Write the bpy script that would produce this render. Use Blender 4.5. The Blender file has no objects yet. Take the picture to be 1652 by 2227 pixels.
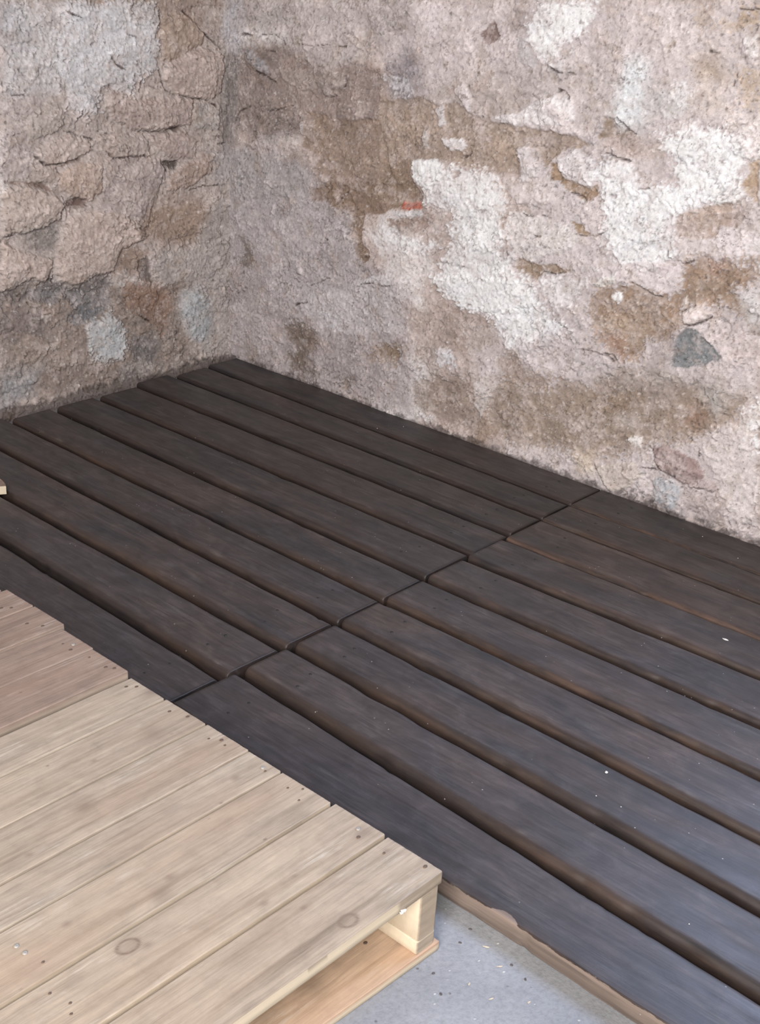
import bpy, math, random
import numpy as np
from mathutils import Matrix, Vector

S = bpy.context.scene
COL = S.collection

# ------------------------------------------------------------------ camera
cam = bpy.data.cameras.new('camera')
cam.sensor_fit = 'HORIZONTAL'
cam.sensor_width = 36.0
cam.lens = 2848.33 / 1652 * 36.0
cam.clip_start = 0.05
camo = bpy.data.objects.new('camera', cam)
COL.objects.link(camo)
_r = Vector((0.73766319, 0.67335938, 0.04939793))
_d = Vector((0.31264898, -0.27582585, -0.90893933))
_f = Vector((-0.5984176, 0.6859353, -0.41399171))
M = Matrix((_r, -_d, -_f)).transposed().to_4x4()
M.translation = Vector((3.070, -2.732, 1.352))
camo.matrix_world = M
S.camera = camo

# ------------------------------------------------------------------ light
S.view_settings.view_transform = 'Standard'
S.view_settings.look = 'None'
S.view_settings.gamma = 1.0
S.view_settings.use_curve_mapping = False
S.view_settings.exposure = 0.0

W = bpy.data.worlds.new('world')
S.world = W
W.use_nodes = True
W.node_tree.nodes['Background'].inputs[0].default_value = (0.88, 0.87, 0.92, 1)
W.node_tree.nodes['Background'].inputs[1].default_value = 0.23


def area(name, loc, target, sx, sy, power, col):
    l = bpy.data.lights.new(name, 'AREA')
    l.shape = 'RECTANGLE'
    l.size, l.size_y, l.energy, l.color = sx, sy, power, col
    o = bpy.data.objects.new(name, l)
    COL.objects.link(o)
    o.location = loc
    o.rotation_euler = (Vector(target) - Vector(loc)).to_track_quat('-Z', 'Y').to_euler()
    return o


# daylight: the open doorway behind the photographer, and the sky in the window of the right wall above the view
area('doorway_daylight', (3.5, -3.9, 1.95), (1.5, -0.4, 0.5), 1.3, 2.0, 258, (1.0, 0.97, 0.955))
area('window_skylight', (2.45, 0.50, 1.75), (2.35, -1.3, 0.1), 1.2, 1.2, 150, (0.50, 0.66, 1.0))


# ------------------------------------------------------------------ helpers
def link(name, me, parent=None):
    o = bpy.data.objects.new(name, me)
    COL.objects.link(o)
    if parent is not None:
        o.parent = parent
    return o


def empty(name, loc):
    o = bpy.data.objects.new(name, None)
    o.empty_display_size = 0.1
    o.location = loc
    COL.objects.link(o)
    return o


def tag(o, label=None, cat=None, group=None, kind=None):
    if label: o['label'] = label
    if cat: o['category'] = cat
    if group: o['group'] = group
    if kind: o['kind'] = kind
    return o


def mesh_np(name, V, F, mat, smooth=True, attrs=None, cols=None, ngons=()):
    """V (n,3), F (m,4) quads, extra ngons as index lists"""
    me = bpy.data.meshes.new(name)
    V = np.asarray(V, np.float32)
    F = np.asarray(F, np.int32)
    loops = F.ravel()
    starts = np.arange(len(F), dtype=np.int32) * 4
    tot = np.full(len(F), 4, np.int32)
    for g in ngons:
        starts = np.append(starts, len(loops)).astype(np.int32)
        loops = np.append(loops, np.asarray(g, np.int32)).astype(np.int32)
        tot = np.append(tot, len(g)).astype(np.int32)
    me.vertices.add(len(V))
    me.vertices.foreach_set('co', V.ravel())
    me.loops.add(len(loops))
    me.loops.foreach_set('vertex_index', loops)
    me.polygons.add(len(starts))
    me.polygons.foreach_set('loop_start', starts)
    me.polygons.foreach_set('loop_total', tot)
    sm = np.full(len(starts), smooth)
    if len(ngons):
        sm[len(F):] = False
    me.polygons.foreach_set('use_smooth', sm)
    for k, a in (attrs or {}).items():
        at = me.attributes.new(k, 'FLOAT', 'POINT')
        at.data.foreach_set('value', np.asarray(a, np.float32).ravel())
    for k, a in (cols or {}).items():
        at = me.attributes.new(k, 'FLOAT_COLOR', 'POINT')
        c = np.ones((len(V), 4), np.float32)
        c[:, :3] = a
        at.data.foreach_set('color', c.ravel())
    me.update(calc_edges=True)
    me.validate()
    me.materials.append(mat)
    return me


_P = np.random.RandomState(7).permutation(4096)
_G = np.random.RandomState(8).uniform(0, 2 * np.pi, 4096)


def perlin(x, y, seed=0):
    x = np.asarray(x, float); y = np.asarray(y, float)
    xi = np.floor(x).astype(int); yi = np.floor(y).astype(int)
    xf = x - xi; yf = y - yi
    u = xf * xf * xf * (xf * (xf * 6 - 15) + 10)
    v = yf * yf * yf * (yf * (yf * 6 - 15) + 10)

    def g(i, j, dx, dy):
        a = _G[_P[(_P[(i + seed * 131) & 4095] + j + seed * 17) & 4095]]
        return np.cos(a) * dx + np.sin(a) * dy
    n00 = g(xi, yi, xf, yf); n10 = g(xi + 1, yi, xf - 1, yf)
    n01 = g(xi, yi + 1, xf, yf - 1); n11 = g(xi + 1, yi + 1, xf - 1, yf - 1)
    return (n00 * (1 - u) + n10 * u) * (1 - v) + (n01 * (1 - u) + n11 * u) * v * 1.0


def fbm(x, y, o=4, seed=0, gain=0.5):
    s = 0; a = 1.0; t = 0
    for k in range(o):
        s = s + a * perlin(x * 2 ** k, y * 2 ** k, seed + k * 5); t += a; a *= gain
    return s / t * 1.6


def sstep(a, b, x):
    t = np.clip((x - a) / (b - a), 0, 1)
    return t * t * (3 - 2 * t)


def lin(c):
    c = np.asarray(c, float) / 255
    return np.where(c <= 0.04045, c / 12.92, ((c + 0.055) / 1.055) ** 2.4)


class NT:
    """small node-tree builder"""
    def __init__(s, name):
        s.m = bpy.data.materials.new(name); s.m.use_nodes = True
        s.t = s.m.node_tree; s.b = s.t.nodes['Principled BSDF']

    def n(s, typ, **kw):
        nd = s.t.nodes.new(typ)
        for k, v in kw.items():
            if k.startswith('_'):
                setattr(nd, k[1:], v)
        return nd

    def l(s, a, b): s.t.links.new(a, b)

    def attr(s, name):
        nd = s.n('ShaderNodeAttribute'); nd.attribute_name = name; return nd

    def noise(s, vec, scale, detail=4, rough=0.55, dist=0.0):
        nd = s.n('ShaderNodeTexNoise')
        nd.inputs['Scale'].default_value = scale; nd.inputs['Detail'].default_value = detail
        nd.inputs['Roughness'].default_value = rough; nd.inputs['Distortion'].default_value = dist
        s.l(vec, nd.inputs['Vector']); return nd.outputs['Fac']

    def ramp(s, fac, stops):
        nd = s.n('ShaderNodeValToRGB'); e = nd.color_ramp.elements
        while len(e) < len(stops): e.new(0.5)
        for i, (p, c) in enumerate(stops):
            e[i].position = p
            e[i].color = (c, c, c, 1) if np.isscalar(c) else (*c, 1)
        s.l(fac, nd.inputs[0]); return nd.outputs[0]

    def mix(s, fac, a, b, mode='MIX'):
        nd = s.n('ShaderNodeMix'); nd.data_type = 'RGBA'; nd.blend_type = mode
        for sock, v in ((nd.inputs[0], fac), (nd.inputs[6], a), (nd.inputs[7], b)):
            if hasattr(v, 'is_linked') or hasattr(v, 'links'):
                s.l(v, sock)
            elif np.isscalar(v): sock.default_value = v
            else: sock.default_value = (*v, 1)
        return nd.outputs[2]

    def math(s, op, a, b=None, c=None, clamp=False):
        nd = s.n('ShaderNodeMath'); nd.operation = op; nd.use_clamp = clamp
        for i, v in enumerate((a, b, c)):
            if v is None: continue
            if hasattr(v, 'links'): s.l(v, nd.inputs[i])
            else: nd.inputs[i].default_value = v
        return nd.outputs[0]

    def mapping(s, vec, scale=(1, 1, 1), loc=None):
        nd = s.n('ShaderNodeMapping'); nd.inputs['Scale'].default_value = scale
        s.l(vec, nd.inputs['Vector'])
        if loc is not None: s.l(loc, nd.inputs['Location'])
        return nd.outputs[0]

    def bump(s, h, strength=0.3, dist=0.002):
        nd = s.n('ShaderNodeBump'); nd.inputs['Strength'].default_value = strength
        nd.inputs['Distance'].default_value = dist
        s.l(h, nd.inputs['Height']); s.l(nd.outputs[0], s.b.inputs['Normal'])

    def objcoord(s): return s.n('ShaderNodeTexCoord').outputs['Object']

    def rnd(s, k=50.0):
        oi = s.n('ShaderNodeObjectInfo')
        v = s.n('ShaderNodeCombineXYZ'); r = s.math('MULTIPLY', oi.outputs['Random'], k)
        for i in range(3): s.l(r, v.inputs[i])
        return oi.outputs['Random'], v.outputs[0]


PATCHES = [
 ('R',(186, 174, 170),'s',0.9,0,[547,1147,1670,1230,1892,38,1133,14,938,358,1167,743,886,896,645,925]),
 ('R',(158, 146, 143),'s',0.9,0,[-19,672,281,729,512,557,589,466,768,398,796,52,5,-14]),
 ('R',(132, 116, 108),'s',1,-2,[62,980,197,1017,383,986,602,961,615,776,482,782,327,767,125,733,43,749,42,920]),
 ('R',(160, 148, 143),'s',0.8,0,[12,1108,301,1129,564,1148,708,1159,715,1074,573,1008,399,967,283,983,239,1032,63,1042]),
 ('R',(142, 124, 115),'s',0.8,-2,[202,972,353,980,489,976,575,985,601,915,542,816,407,798,215,838]),
 ('R',(172, 160, 155),'f',0.8,2,[274,1109,522,1145,708,1159,710,1125,568,1091,538,1023,427,957,298,962,277,1020]),
 ('R',(158, 142, 133),'p',0.7,5,[213,941,308,951,379,921,370,901,310,888,233,911]),
 ('R',(156, 140, 131),'p',0.7,6,[345,952,399,967,481,951,478,920,444,894,403,880,379,908]),
 ('R',(150, 146, 146),'p',0.8,6,[79,979,114,979,164,955,179,918,149,928,104,943]),
 ('R',(170, 160, 156),'p',0.8,4,[304,797,341,812,384,788,399,771,362,753,309,772]),
 ('R',(128, 118, 118),'s',0.8,-2,[680,1042,716,1060,728,901,665,905,622,924,615,959]),
 ('R',(190, 186, 186),'f',0.8,0,[618,971,660,976,704,945,706,916,664,923,629,931]),
 ('R',(118, 111, 106),'s',0.9,0,[2,961,42,958,33,707,2,689]),
 ('R',(158, 158, 162),'s',0.8,0,[1,1107,51,1111,61,1036,42,971,2,974]),
 ('R',(150, 145, 142),'s',0.7,0,[2,675,64,698,302,693,350,661,335,565,3,480]),
 ('R',(140, 118, 100),'p',0.9,-5,[325,837,479,832,610,849,660,709,611,676,507,653,464,614,399,623,434,667,359,675,394,719,319,734]),
 ('R',(132, 108, 88),'p',0.95,-5,[349,614,414,645,595,674,745,698,750,636,686,622,644,601,582,587,575,560,569,512,598,481,591,449,564,451,538,493,504,533,525,571,505,587,445,583,407,597,360,582]),
 ('R',(152, 132, 115),'p',0.95,-6,[607,896,688,912,760,926,816,910,869,928,924,906,1000,893,1086,894,1197,897,1253,889,1295,873,1216,856,1186,825,1168,805,1141,851,1106,846,1079,837,1093,774,1013,773,892,769,852,778,741,764,728,720,782,667,775,641,625,628]),
 ('R',(128, 106, 86),'s',0.85,-1,[617,746,725,756,746,704,789,674,775,647,625,628]),
 ('R',(165, 143, 122),'s',0.7,0,[1003,860,1046,871,1095,822,1084,792,1026,789,993,824]),
 ('R',(160, 145, 136),'s',0.8,0,[753,914,863,989,989,997,1090,987,1098,912,999,899,924,912,816,916]),
 ('R',(168, 156, 150),'s',0.7,0,[986,1019,1317,1079,1340,922,1250,910,1227,981,1079,959]),
 ('R',(226, 224, 222),'f',1,2,[1072,1136,1122,1169,1159,1192,1268,1200,1262,1150,1235,1112,1184,1107,1169,1064,1137,1048,1108,1064,1083,1098]),
 ('R',(176, 172, 170),'f',0.7,0,[1048,1105,1083,1103,1116,1054,1164,1048,1188,1077,1224,1101,1194,1030,1119,1033,1054,1053]),
 ('R',(120, 98, 90),'p',1,-4,[931,1095,954,1113,974,1130,999,1101,990,1084,966,1074]),
 ('R',(140, 124, 120),'s',0.8,0,[1015,1142,1062,1156,1059,1127,1033,1115]),
 ('R',(134, 124, 125),'s',0.9,-2,[649,1007,719,1034,754,995,759,938,688,912,620,945]),
 ('R',(196, 194, 194),'f',0.6,0,[619,957,701,966,727,934,655,914]),
 ('R',(224, 223, 222),'p',1,7,[740,760,825,777,842,763,852,746,838,723,815,704,791,691,770,700,743,720,733,740]),
 ('R',(212, 209, 206),'f',1,4,[850,761,909,767,964,764,1036,766,1050,739,1069,701,1059,657,1072,614,1060,579,1099,571,1099,544,1113,516,1167,503,1199,485,1186,439,1101,420,1033,401,969,402,916,400,874,414,834,431,861,511,896,572,877,606,889,645,790,659,780,677,795,695]),
 ('R',(228, 227, 225),'f',0.9,2,[906,599,944,655,1037,653,1062,597,1030,573,967,579,920,570]),
 ('R',(228, 226, 224),'f',1,2,[978,478,1034,505,1112,497,1180,490,1182,444,1101,426,1033,401,998,435]),
 ('R',(186, 184, 184),'f',0.7,-1,[876,434,919,462,978,472,1014,432,1025,405,969,402,916,404]),
 ('R',(188, 185, 184),'s',0.7,0,[785,671,837,689,917,687,912,662,853,645,807,656]),
 ('R',(120, 96, 84),'p',0.9,-3,[879,751,906,758,912,744,889,734]),
 ('R',(192, 180, 175),'p',0.8,3,[1033,760,1091,772,1135,767,1185,795,1204,764,1212,725,1171,712,1107,701,1067,724]),
 ('R',(205, 196, 190),'p',0.85,2,[1071,683,1127,687,1210,684,1272,672,1299,649,1261,618,1193,590,1159,571,1107,573,1081,601,1058,639]),
 ('R',(146, 124, 102),'p',1,-6,[1111,570,1145,568,1182,566,1231,576,1278,571,1262,559,1216,552,1198,555,1196,539,1176,524,1149,529,1110,543]),
 ('R',(205, 200, 197),'f',0.8,2,[1185,537,1269,560,1322,560,1326,531,1296,488,1245,468,1186,501]),
 ('R',(150, 126, 98),'p',1,-5,[1262,691,1297,691,1309,676,1338,670,1311,661,1283,669]),
 ('R',(200, 190, 186),'p',1,8,[1078,839,1108,847,1139,825,1155,808,1155,782,1117,764,1092,766,1095,798]),
 ('R',(210, 204, 201),'p',1,8,[832,831,902,840,916,822,898,806,874,802,846,809]),
 ('R',(196, 186, 182),'p',1,6,[859,955,895,976,919,956,925,912,913,905,883,935]),
 ('R',(186, 178, 174),'p',1,5,[806,897,828,914,844,867,821,857]),
 ('R',(176, 166, 160),'p',1,5,[763,839,786,848,788,801,771,798]),
 ('R',(204, 196, 192),'p',1,5,[998,907,1069,924,1135,960,1180,981,1227,976,1247,928,1209,912,1100,901,1029,894]),
 ('R',(206, 198, 195),'p',1,7,[1206,833,1256,862,1311,849,1325,796,1294,778,1252,796,1210,803]),
 ('R',(210, 208, 207),'f',0.95,3,[1305,839,1355,864,1412,858,1445,822,1464,785,1427,755,1371,757,1330,787,1303,800]),
 ('R',(192, 180, 176),'p',0.8,3,[1137,938,1174,970,1264,901,1329,910,1307,875,1266,891]),
 ('R',(146, 126, 106),'p',1,-6,[1322,948,1339,951,1373,933,1409,919,1377,905,1343,900,1312,893,1311,902,1326,921]),
 ('R',(166, 146, 134),'s',0.8,-2,[1315,893,1407,915,1453,901,1464,872,1410,866,1339,874]),
 ('R',(200, 202, 201),'s',0.95,3,[1366,1072,1392,1078,1417,1067,1422,1034,1421,995,1437,958,1420,939,1371,944,1351,964,1349,1004,1353,1043]),
 ('R',(168, 164, 160),'s',0.8,-1,[1430,1030,1483,1046,1502,1011,1481,975,1443,965,1431,997]),
 ('R',(198, 196, 192),'f',0.8,2,[1496,1048,1540,1053,1562,1018,1532,981,1494,960,1476,969]),
 ('R',(226, 225, 223),'f',1,4,[1475,932,1550,954,1613,959,1675,957,1707,929,1704,896,1694,854,1717,824,1702,808,1642,791,1531,771,1489,777,1525,827,1525,869,1475,890]),
 ('R',(208, 196, 188),'f',0.7,0,[1630,999,1711,1009,1731,906,1703,902,1670,951,1636,968]),
 ('R',(172, 152, 132),'s',0.8,-2,[1526,1094,1586,1113,1640,1069,1629,1042,1583,1042,1543,1053]),
 ('R',(176, 152, 124),'f',0.8,-2,[1642,1074,1667,1098,1696,1091,1711,1012,1659,1013]),
 ('R',(192, 174, 150),'s',0.5,0,[1559,1050,1606,1049,1636,1005,1592,989,1565,1018]),
 ('R',(158, 138, 118),'f',0.85,-3,[1521,1180,1538,1210,1563,1206,1564,1184,1558,1165,1534,1163]),
 ('R',(174, 148, 116),'f',0.9,-2,[1587,1175,1615,1188,1629,1209,1673,1212,1681,1173,1637,1167,1601,1164]),
 ('R',(206, 198, 192),'p',0.8,3,[1652,1150,1682,1166,1691,1121,1665,1113]),
 ('R',(152, 134, 116),'p',0.8,-3,[1459,1114,1481,1135,1489,1127,1475,1113]),
 ('R',(166, 140, 112),'p',1,-5,[1704,896,1730,908,1746,821,1730,821,1698,846,1714,876]),
 ('R',(148, 122, 96),'p',1,-5,[1185,824,1208,821,1219,793,1264,788,1314,778,1329,795,1330,762,1300,745,1261,757,1221,775,1191,776]),
 ('R',(216, 216, 215),'f',1,4,[1343,778,1417,806,1563,829,1646,843,1697,836,1653,799,1614,780,1573,765,1530,726,1554,705,1554,684,1576,662,1549,646,1508,617,1453,611,1408,613,1376,661,1366,683,1354,721]),
 ('R',(180, 179, 178),'f',0.6,0,[1441,686,1480,696,1525,697,1518,667,1476,664,1410,645]),
 ('R',(196, 184, 180),'p',0.85,4,[1385,597,1444,625,1540,644,1581,647,1584,611,1565,580,1546,565,1517,559,1464,578,1415,570]),
 ('R',(160, 138, 122),'p',0.9,-4,[1554,757,1613,785,1661,805,1702,808,1727,792,1703,758,1662,751,1661,725,1606,710,1565,707,1550,730]),
 ('R',(158, 144, 138),'s',0.8,0,[1692,803,1717,815,1734,798,1724,774,1699,777]),
 ('R',(186, 174, 166),'f',0.7,1,[1557,703,1600,711,1670,706,1679,685,1618,673,1580,658]),
 ('R',(200, 190, 186),'f',0.8,3,[1660,745,1712,750,1757,743,1765,705,1725,682,1673,687]),
 ('R',(142, 116, 92),'f',1,-5,[1584,651,1605,663,1635,676,1675,674,1730,685,1765,702,1776,641,1736,617,1788,580,1800,530,1773,537,1747,557,1708,569,1667,557,1631,560,1605,541,1605,503,1583,453,1534,452,1518,435,1500,388,1456,376,1422,411,1358,442,1343,478,1354,543,1407,557,1458,579,1510,563,1563,574,1584,611]),
 ('R',(164, 142, 120),'f',0.7,0,[1357,444,1410,493,1464,497,1498,522,1523,483,1505,432,1458,406,1410,423]),
 ('R',(160, 124, 102),'s',0.8,0,[1649,661,1685,668,1684,642,1654,634]),
 ('R',(170, 152, 134),'s',0.7,0,[1622,614,1676,638,1686,614,1654,599,1629,573]),
 ('R',(152, 110, 84),'s',0.7,0,[1409,428,1453,441,1452,404,1436,383]),
 ('R',(222, 218, 214),'p',1,4,[1401,534,1412,543,1424,552,1431,544,1441,541,1435,533,1431,521,1420,524,1409,523]),
 ('R',(208, 202, 194),'p',1,4,[1345,558,1378,579,1409,588,1414,573,1391,554,1353,546]),
 ('R',(204, 196, 190),'p',1,4,[1343,594,1359,598,1364,587,1348,581]),
 ('R',(196, 180, 172),'p',1,10,[1600,534,1620,555,1644,557,1685,556,1676,541,1645,517,1616,511]),
 ('R',(190, 176, 164),'p',1,4,[1592,567,1605,576,1614,559,1594,552]),
 ('R',(186, 170, 164),'f',0.8,2,[1670,539,1739,558,1775,530,1803,518,1815,454,1727,431,1714,469,1687,490,1668,515]),
 ('R',(206, 204, 202),'s',0.8,2,[1738,607,1782,627,1799,538,1771,552,1756,572]),
 ('R',(120, 122, 122),'p',1,-4,[1612,499,1646,507,1679,488,1722,460,1716,445,1688,436,1671,417,1633,407,1589,399,1588,438,1593,467]),
 ('R',(130, 120, 120),'s',0.7,0,[1529,440,1565,452,1590,485,1602,447,1589,416,1544,427]),
 ('R',(146, 127, 110),'f',1,-4,[1060,194,1102,238,1186,241,1224,238,1290,294,1361,294,1425,335,1461,363,1553,369,1615,379,1739,378,1804,379,1787,311,1722,263,1672,224,1579,202,1489,131,1408,106,1317,91,1168,65,1081,73,1059,127]),
 ('R',(140, 126, 116),'s',0.7,0,[1358,318,1474,366,1590,378,1622,335,1555,268,1469,268,1399,273]),
 ('R',(130, 108, 86),'f',0.7,-1,[1377,278,1465,313,1535,321,1535,280,1502,247,1425,225,1389,245]),
 ('R',(152, 140, 132),'s',0.8,0,[1473,330,1537,390,1577,434,1609,366,1723,405,1799,398,1787,367,1726,356,1610,364,1533,337]),
 ('R',(166, 152, 146),'s',0.8,1,[1522,406,1562,430,1579,420,1571,396,1533,377]),
 ('R',(148, 112, 86),'s',0.75,0,[1655,314,1701,327,1711,304,1681,264,1645,265]),
 ('R',(180, 172, 166),'s',0.7,1,[1464,236,1507,254,1518,222,1481,208]),
 ('R',(176, 172, 166),'s',0.8,1,[1692,346,1721,363,1740,338,1717,323]),
 ('R',(206, 198, 190),'p',0.9,4,[1492,181,1528,204,1541,202,1545,176,1526,171]),
 ('R',(196, 184, 178),'f',0.95,3,[1695,222,1731,273,1791,313,1807,356,1828,384,1888,59,1842,66,1811,73,1770,135,1739,178,1707,185]),
 ('R',(218, 214, 210),'f',0.9,1,[1795,325,1829,374,1853,248,1837,254,1816,304]),
 ('R',(150, 126, 120),'p',1,5,[1573,182,1614,203,1655,201,1701,186,1723,164,1724,141,1702,125,1672,118,1636,130,1599,139,1584,155]),
 ('R',(178, 160, 154),'p',1,3,[1676,113,1704,131,1725,150,1762,150,1767,134,1754,124,1712,122]),
 ('R',(162, 146, 140),'s',0.8,2,[1671,106,1757,125,1791,84,1793,55,1741,42,1693,50]),
 ('R',(186, 172, 160),'p',0.9,5,[1416,97,1444,96,1494,124,1539,132,1556,104,1529,68,1496,42,1470,33,1443,52]),
 ('R',(166, 166, 168),'p',1,5,[1585,105,1605,120,1650,117,1668,107,1671,66,1651,35,1612,40,1596,59]),
 ('R',(112, 110, 112),'s',0.8,0,[1599,36,1649,47,1681,46,1672,24,1621,22]),
 ('R',(104, 94, 90),'f',0.9,-6,[1491,49,1523,60,1538,52,1576,59,1597,48,1613,29,1568,28,1521,28,1497,33]),
 ('R',(140, 124, 118),'p',0.8,3,[1527,33,1552,42,1579,38,1555,27]),
 ('R',(116, 106, 102),'f',0.8,-3,[1678,26,1730,48,1786,46,1889,53,1892,38,1789,26,1728,26]),
 ('R',(180, 160, 128),'s',0.6,1,[1354,93,1408,110,1413,71,1360,54]),
 ('R',(130, 108, 92),'f',0.9,-3,[862,399,976,393,1054,398,1072,371,1011,363,931,363]),
 ('R',(160, 142, 130),'s',0.7,-1,[756,363,879,390,1058,361,1077,328,987,286,823,272,751,315]),
 ('R',(222, 221, 220),'f',1,3,[833,451,981,495,1144,528,1178,488,1211,459,1271,436,1295,418,1209,354,1168,325,1107,329,1082,354,1054,398,1006,406,927,401]),
 ('R',(130, 112, 96),'f',0.95,-4,[652,223,713,242,736,223,734,195,655,175]),
 ('R',(140, 122, 108),'f',1,-5,[791,134,815,161,897,197,937,214,994,209,1004,152,1054,99,1025,63,927,48,840,65,804,89]),
 ('R',(186, 176, 170),'p',0.8,3,[1003,205,1055,238,1056,153,1037,107,1009,140]),
 ('R',(208, 208, 210),'f',0.8,2,[875,258,906,279,950,244,936,220,886,227]),
 ('R',(184, 172, 168),'s',0.8,2,[1204,396,1296,412,1361,445,1425,383,1424,341,1345,308,1260,298,1170,313,1109,316]),
 ('R',(150, 118, 92),'f',0.8,-2,[1355,441,1433,421,1458,386,1424,389,1387,410]),
 ('R',(136, 112, 90),'f',0.8,-3,[1064,305,1138,324,1174,276,1290,294,1224,238,1164,235,1104,225]),
 ('R',(210, 208, 206),'f',0.9,2,[629,565,696,590,749,555,855,569,873,547,802,515,718,524,632,520]),
 ('R',(132, 106, 90),'f',0.9,-3,[661,596,761,620,818,624,798,571,699,552,664,565]),
 ('R',(200, 196, 194),'p',0.9,3,[678,609,784,634,794,620,695,599]),
 ('R',(176, 84, 52),'p',1,2,[706,642,772,658,784,640,711,620]),
 ('R',(168, 158, 156),'s',0.8,0,[-40,536,320,596,511,562,564,437,616,346,622,243,334,210,124,311,-40,352]),
 ('R',(178, 170, 168),'s',0.7,0,[330,318,701,415,756,275,483,209,363,253]),
 ('R',(112, 98, 88),'f',1,-4,[47,424,112,411,117,383,139,355,70,330,43,335,69,388]),
 ('R',(114, 98, 86),'f',1,-5,[247,197,314,217,374,209,405,183,387,138,358,120,420,76,391,56,288,49,255,94,306,129,264,157]),
 ('R',(134, 112, 90),'f',0.95,-4,[656,226,731,245,751,222,726,191,627,173,599,177]),
 ('R',(110, 92, 80),'f',0.8,-3,[243,555,277,561,263,531,228,532]),
 ('R',(140, 116, 92),'s',0.7,-1,[100,63,133,67,128,43,100,43]),
 ('R',(146, 118, 92),'f',0.7,-2,[713,-8,765,15,778,-39,725,-55]),
 ('R',(116, 96, 78),'f',0.9,-3,[499,100,565,103,549,55,521,47]),
 ('R',(202, 202, 206),'f',0.6,1,[407,264,460,269,510,230,453,224]),
 ('R',(198, 194, 192),'p',0.8,3,[567,390,625,423,686,435,688,406,635,401]),
 ('L',(168, 152, 144),'s',1,0,[775,1003,17,1013,16,293,825,386]),
 ('L',(176, 170, 168),'s',1,0,[766,1112,559,1111,573,869,716,877,787,846]),
 ('L',(186, 182, 182),'f',1,5,[574,1111,262,1109,271,921,341,902,366,863,444,883,464,875,478,821,553,826,582,839,588,870,608,906,611,964,599,1044]),
 ('L',(196, 194, 196),'s',0.6,0,[560,1088,396,1098,305,1013,480,935,569,939]),
 ('L',(176, 172, 174),'s',0.8,0,[767,1102,727,1096,725,1041,773,1025]),
 ('L',(158, 142, 134),'s',0.8,-3,[262,1109,17,1107,17,974,87,983,122,1046,189,1078,255,1073]),
 ('L',(168, 168, 172),'s',0.9,0,[21,1107,-10,1107,-10,967,12,974]),
 ('L',(120, 112, 107),'s',0.95,0,[26,962,-10,960,-11,701,39,692,35,839]),
 ('L',(160, 138, 122),'p',0.9,8,[255,1061,180,1078,130,1052,105,1021,105,990,208,949,254,948]),
 ('L',(168, 148, 138),'p',0.9,10,[242,932,182,961,114,980,35,956,26,916,39,852,71,834,124,837,210,855,255,895]),
 ('L',(164, 144, 136),'p',0.9,9,[460,874,421,875,326,842,260,848,146,842,160,768,263,762,370,767,432,799,461,838]),
 ('L',(176, 158, 148),'p',0.9,9,[698,740,668,756,587,765,527,757,510,725,560,701,657,698,692,716]),
 ('L',(160, 140, 132),'p',0.9,7,[313,747,263,752,177,749,134,720,143,667,231,675,289,713]),
 ('L',(158, 142, 134),'p',0.9,6,[466,733,378,752,313,734,315,689,381,688,445,694]),
 ('L',(174, 150, 134),'p',0.9,8,[630,674,538,696,477,681,480,608,520,587,589,604,625,630]),
 ('L',(162, 146, 140),'p',0.9,6,[468,690,348,695,273,679,253,631,275,586,302,549,321,491,405,488,485,512,514,567,481,595]),
 ('L',(178, 160, 148),'p',0.9,11,[804,649,761,650,712,642,641,613,618,592,626,548,668,535,742,525,813,528]),
 ('L',(176, 156, 144),'p',0.9,11,[624,516,592,551,514,554,435,545,354,495,322,464,423,430,459,375,523,371,580,353,633,369,654,405,643,461]),
 ('L',(174, 154, 142),'p',0.9,10,[815,510,760,478,725,466,659,444,665,413,694,378,730,397,782,379,826,374]),
 ('L',(160, 136, 122),'p',0.9,7,[188,651,125,679,71,678,85,621,162,588,250,584,232,629]),
 ('L',(164, 146, 136),'p',0.8,6,[715,700,658,695,622,673,631,649,689,655]),
 ('L',(160, 146, 140),'s',0.8,2,[785,875,588,870,578,785,705,747,726,653,803,661]),
 ('L',(170, 156, 146),'p',0.7,6,[735,808,647,861,597,840,608,787,703,765]),
 ('L',(150, 140, 134),'p',0.8,4,[150,826,89,822,44,786,53,747,142,753]),
 ('L',(92, 80, 74),'p',1,-10,[265,671,205,666,210,643,253,647]),
 ('L',(112, 90, 82),'p',1,-8,[612,594,574,602,536,592,529,569,568,567,607,552]),
 ('L',(128, 118, 112),'s',0.95,-4,[757,521,705,533,638,543,633,492,651,456,739,475]),
 ('L',(110, 92, 82),'p',0.9,-6,[254,761,186,766,195,751,246,751]),
 ('L',(118, 98, 86),'p',0.9,-6,[628,692,545,703,546,694,614,687]),
 ('L',(120, 98, 86),'p',0.9,-6,[803,661,760,665,675,654,633,618,662,628,733,653]),
 ('L',(146, 122, 104),'s',0.9,-2,[310,557,215,567,109,541,63,494,137,412,271,430,355,475]),
 ('L',(148, 140, 138),'s',0.8,0,[90,683,-11,688,-12,591,72,599]),
 ('L',(140, 114, 94),'f',0.8,-2,[440,433,356,441,323,410,359,353,459,361]),
 ('L',(140, 124, 114),'s',1,-5,[826,367,679,369,524,358,274,304,167,280,187,174,142,45,370,33,852,56]),
 ('L',(96, 90, 88),'f',0.95,-6,[826,367,729,400,716,375,670,400,648,377,580,347,523,375,467,363,452,326,510,329,583,300,697,333,786,335]),
 ('L',(100, 86, 80),'p',0.9,-6,[366,395,323,403,316,353,300,309,360,339]),
 ('L',(118, 114, 114),'f',0.9,-3,[746,374,581,340,477,323,455,271,538,245,609,251,591,295,698,320]),
 ('L',(100, 102, 106),'f',0.8,-2,[616,266,583,294,496,278,522,242,594,241]),
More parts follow.
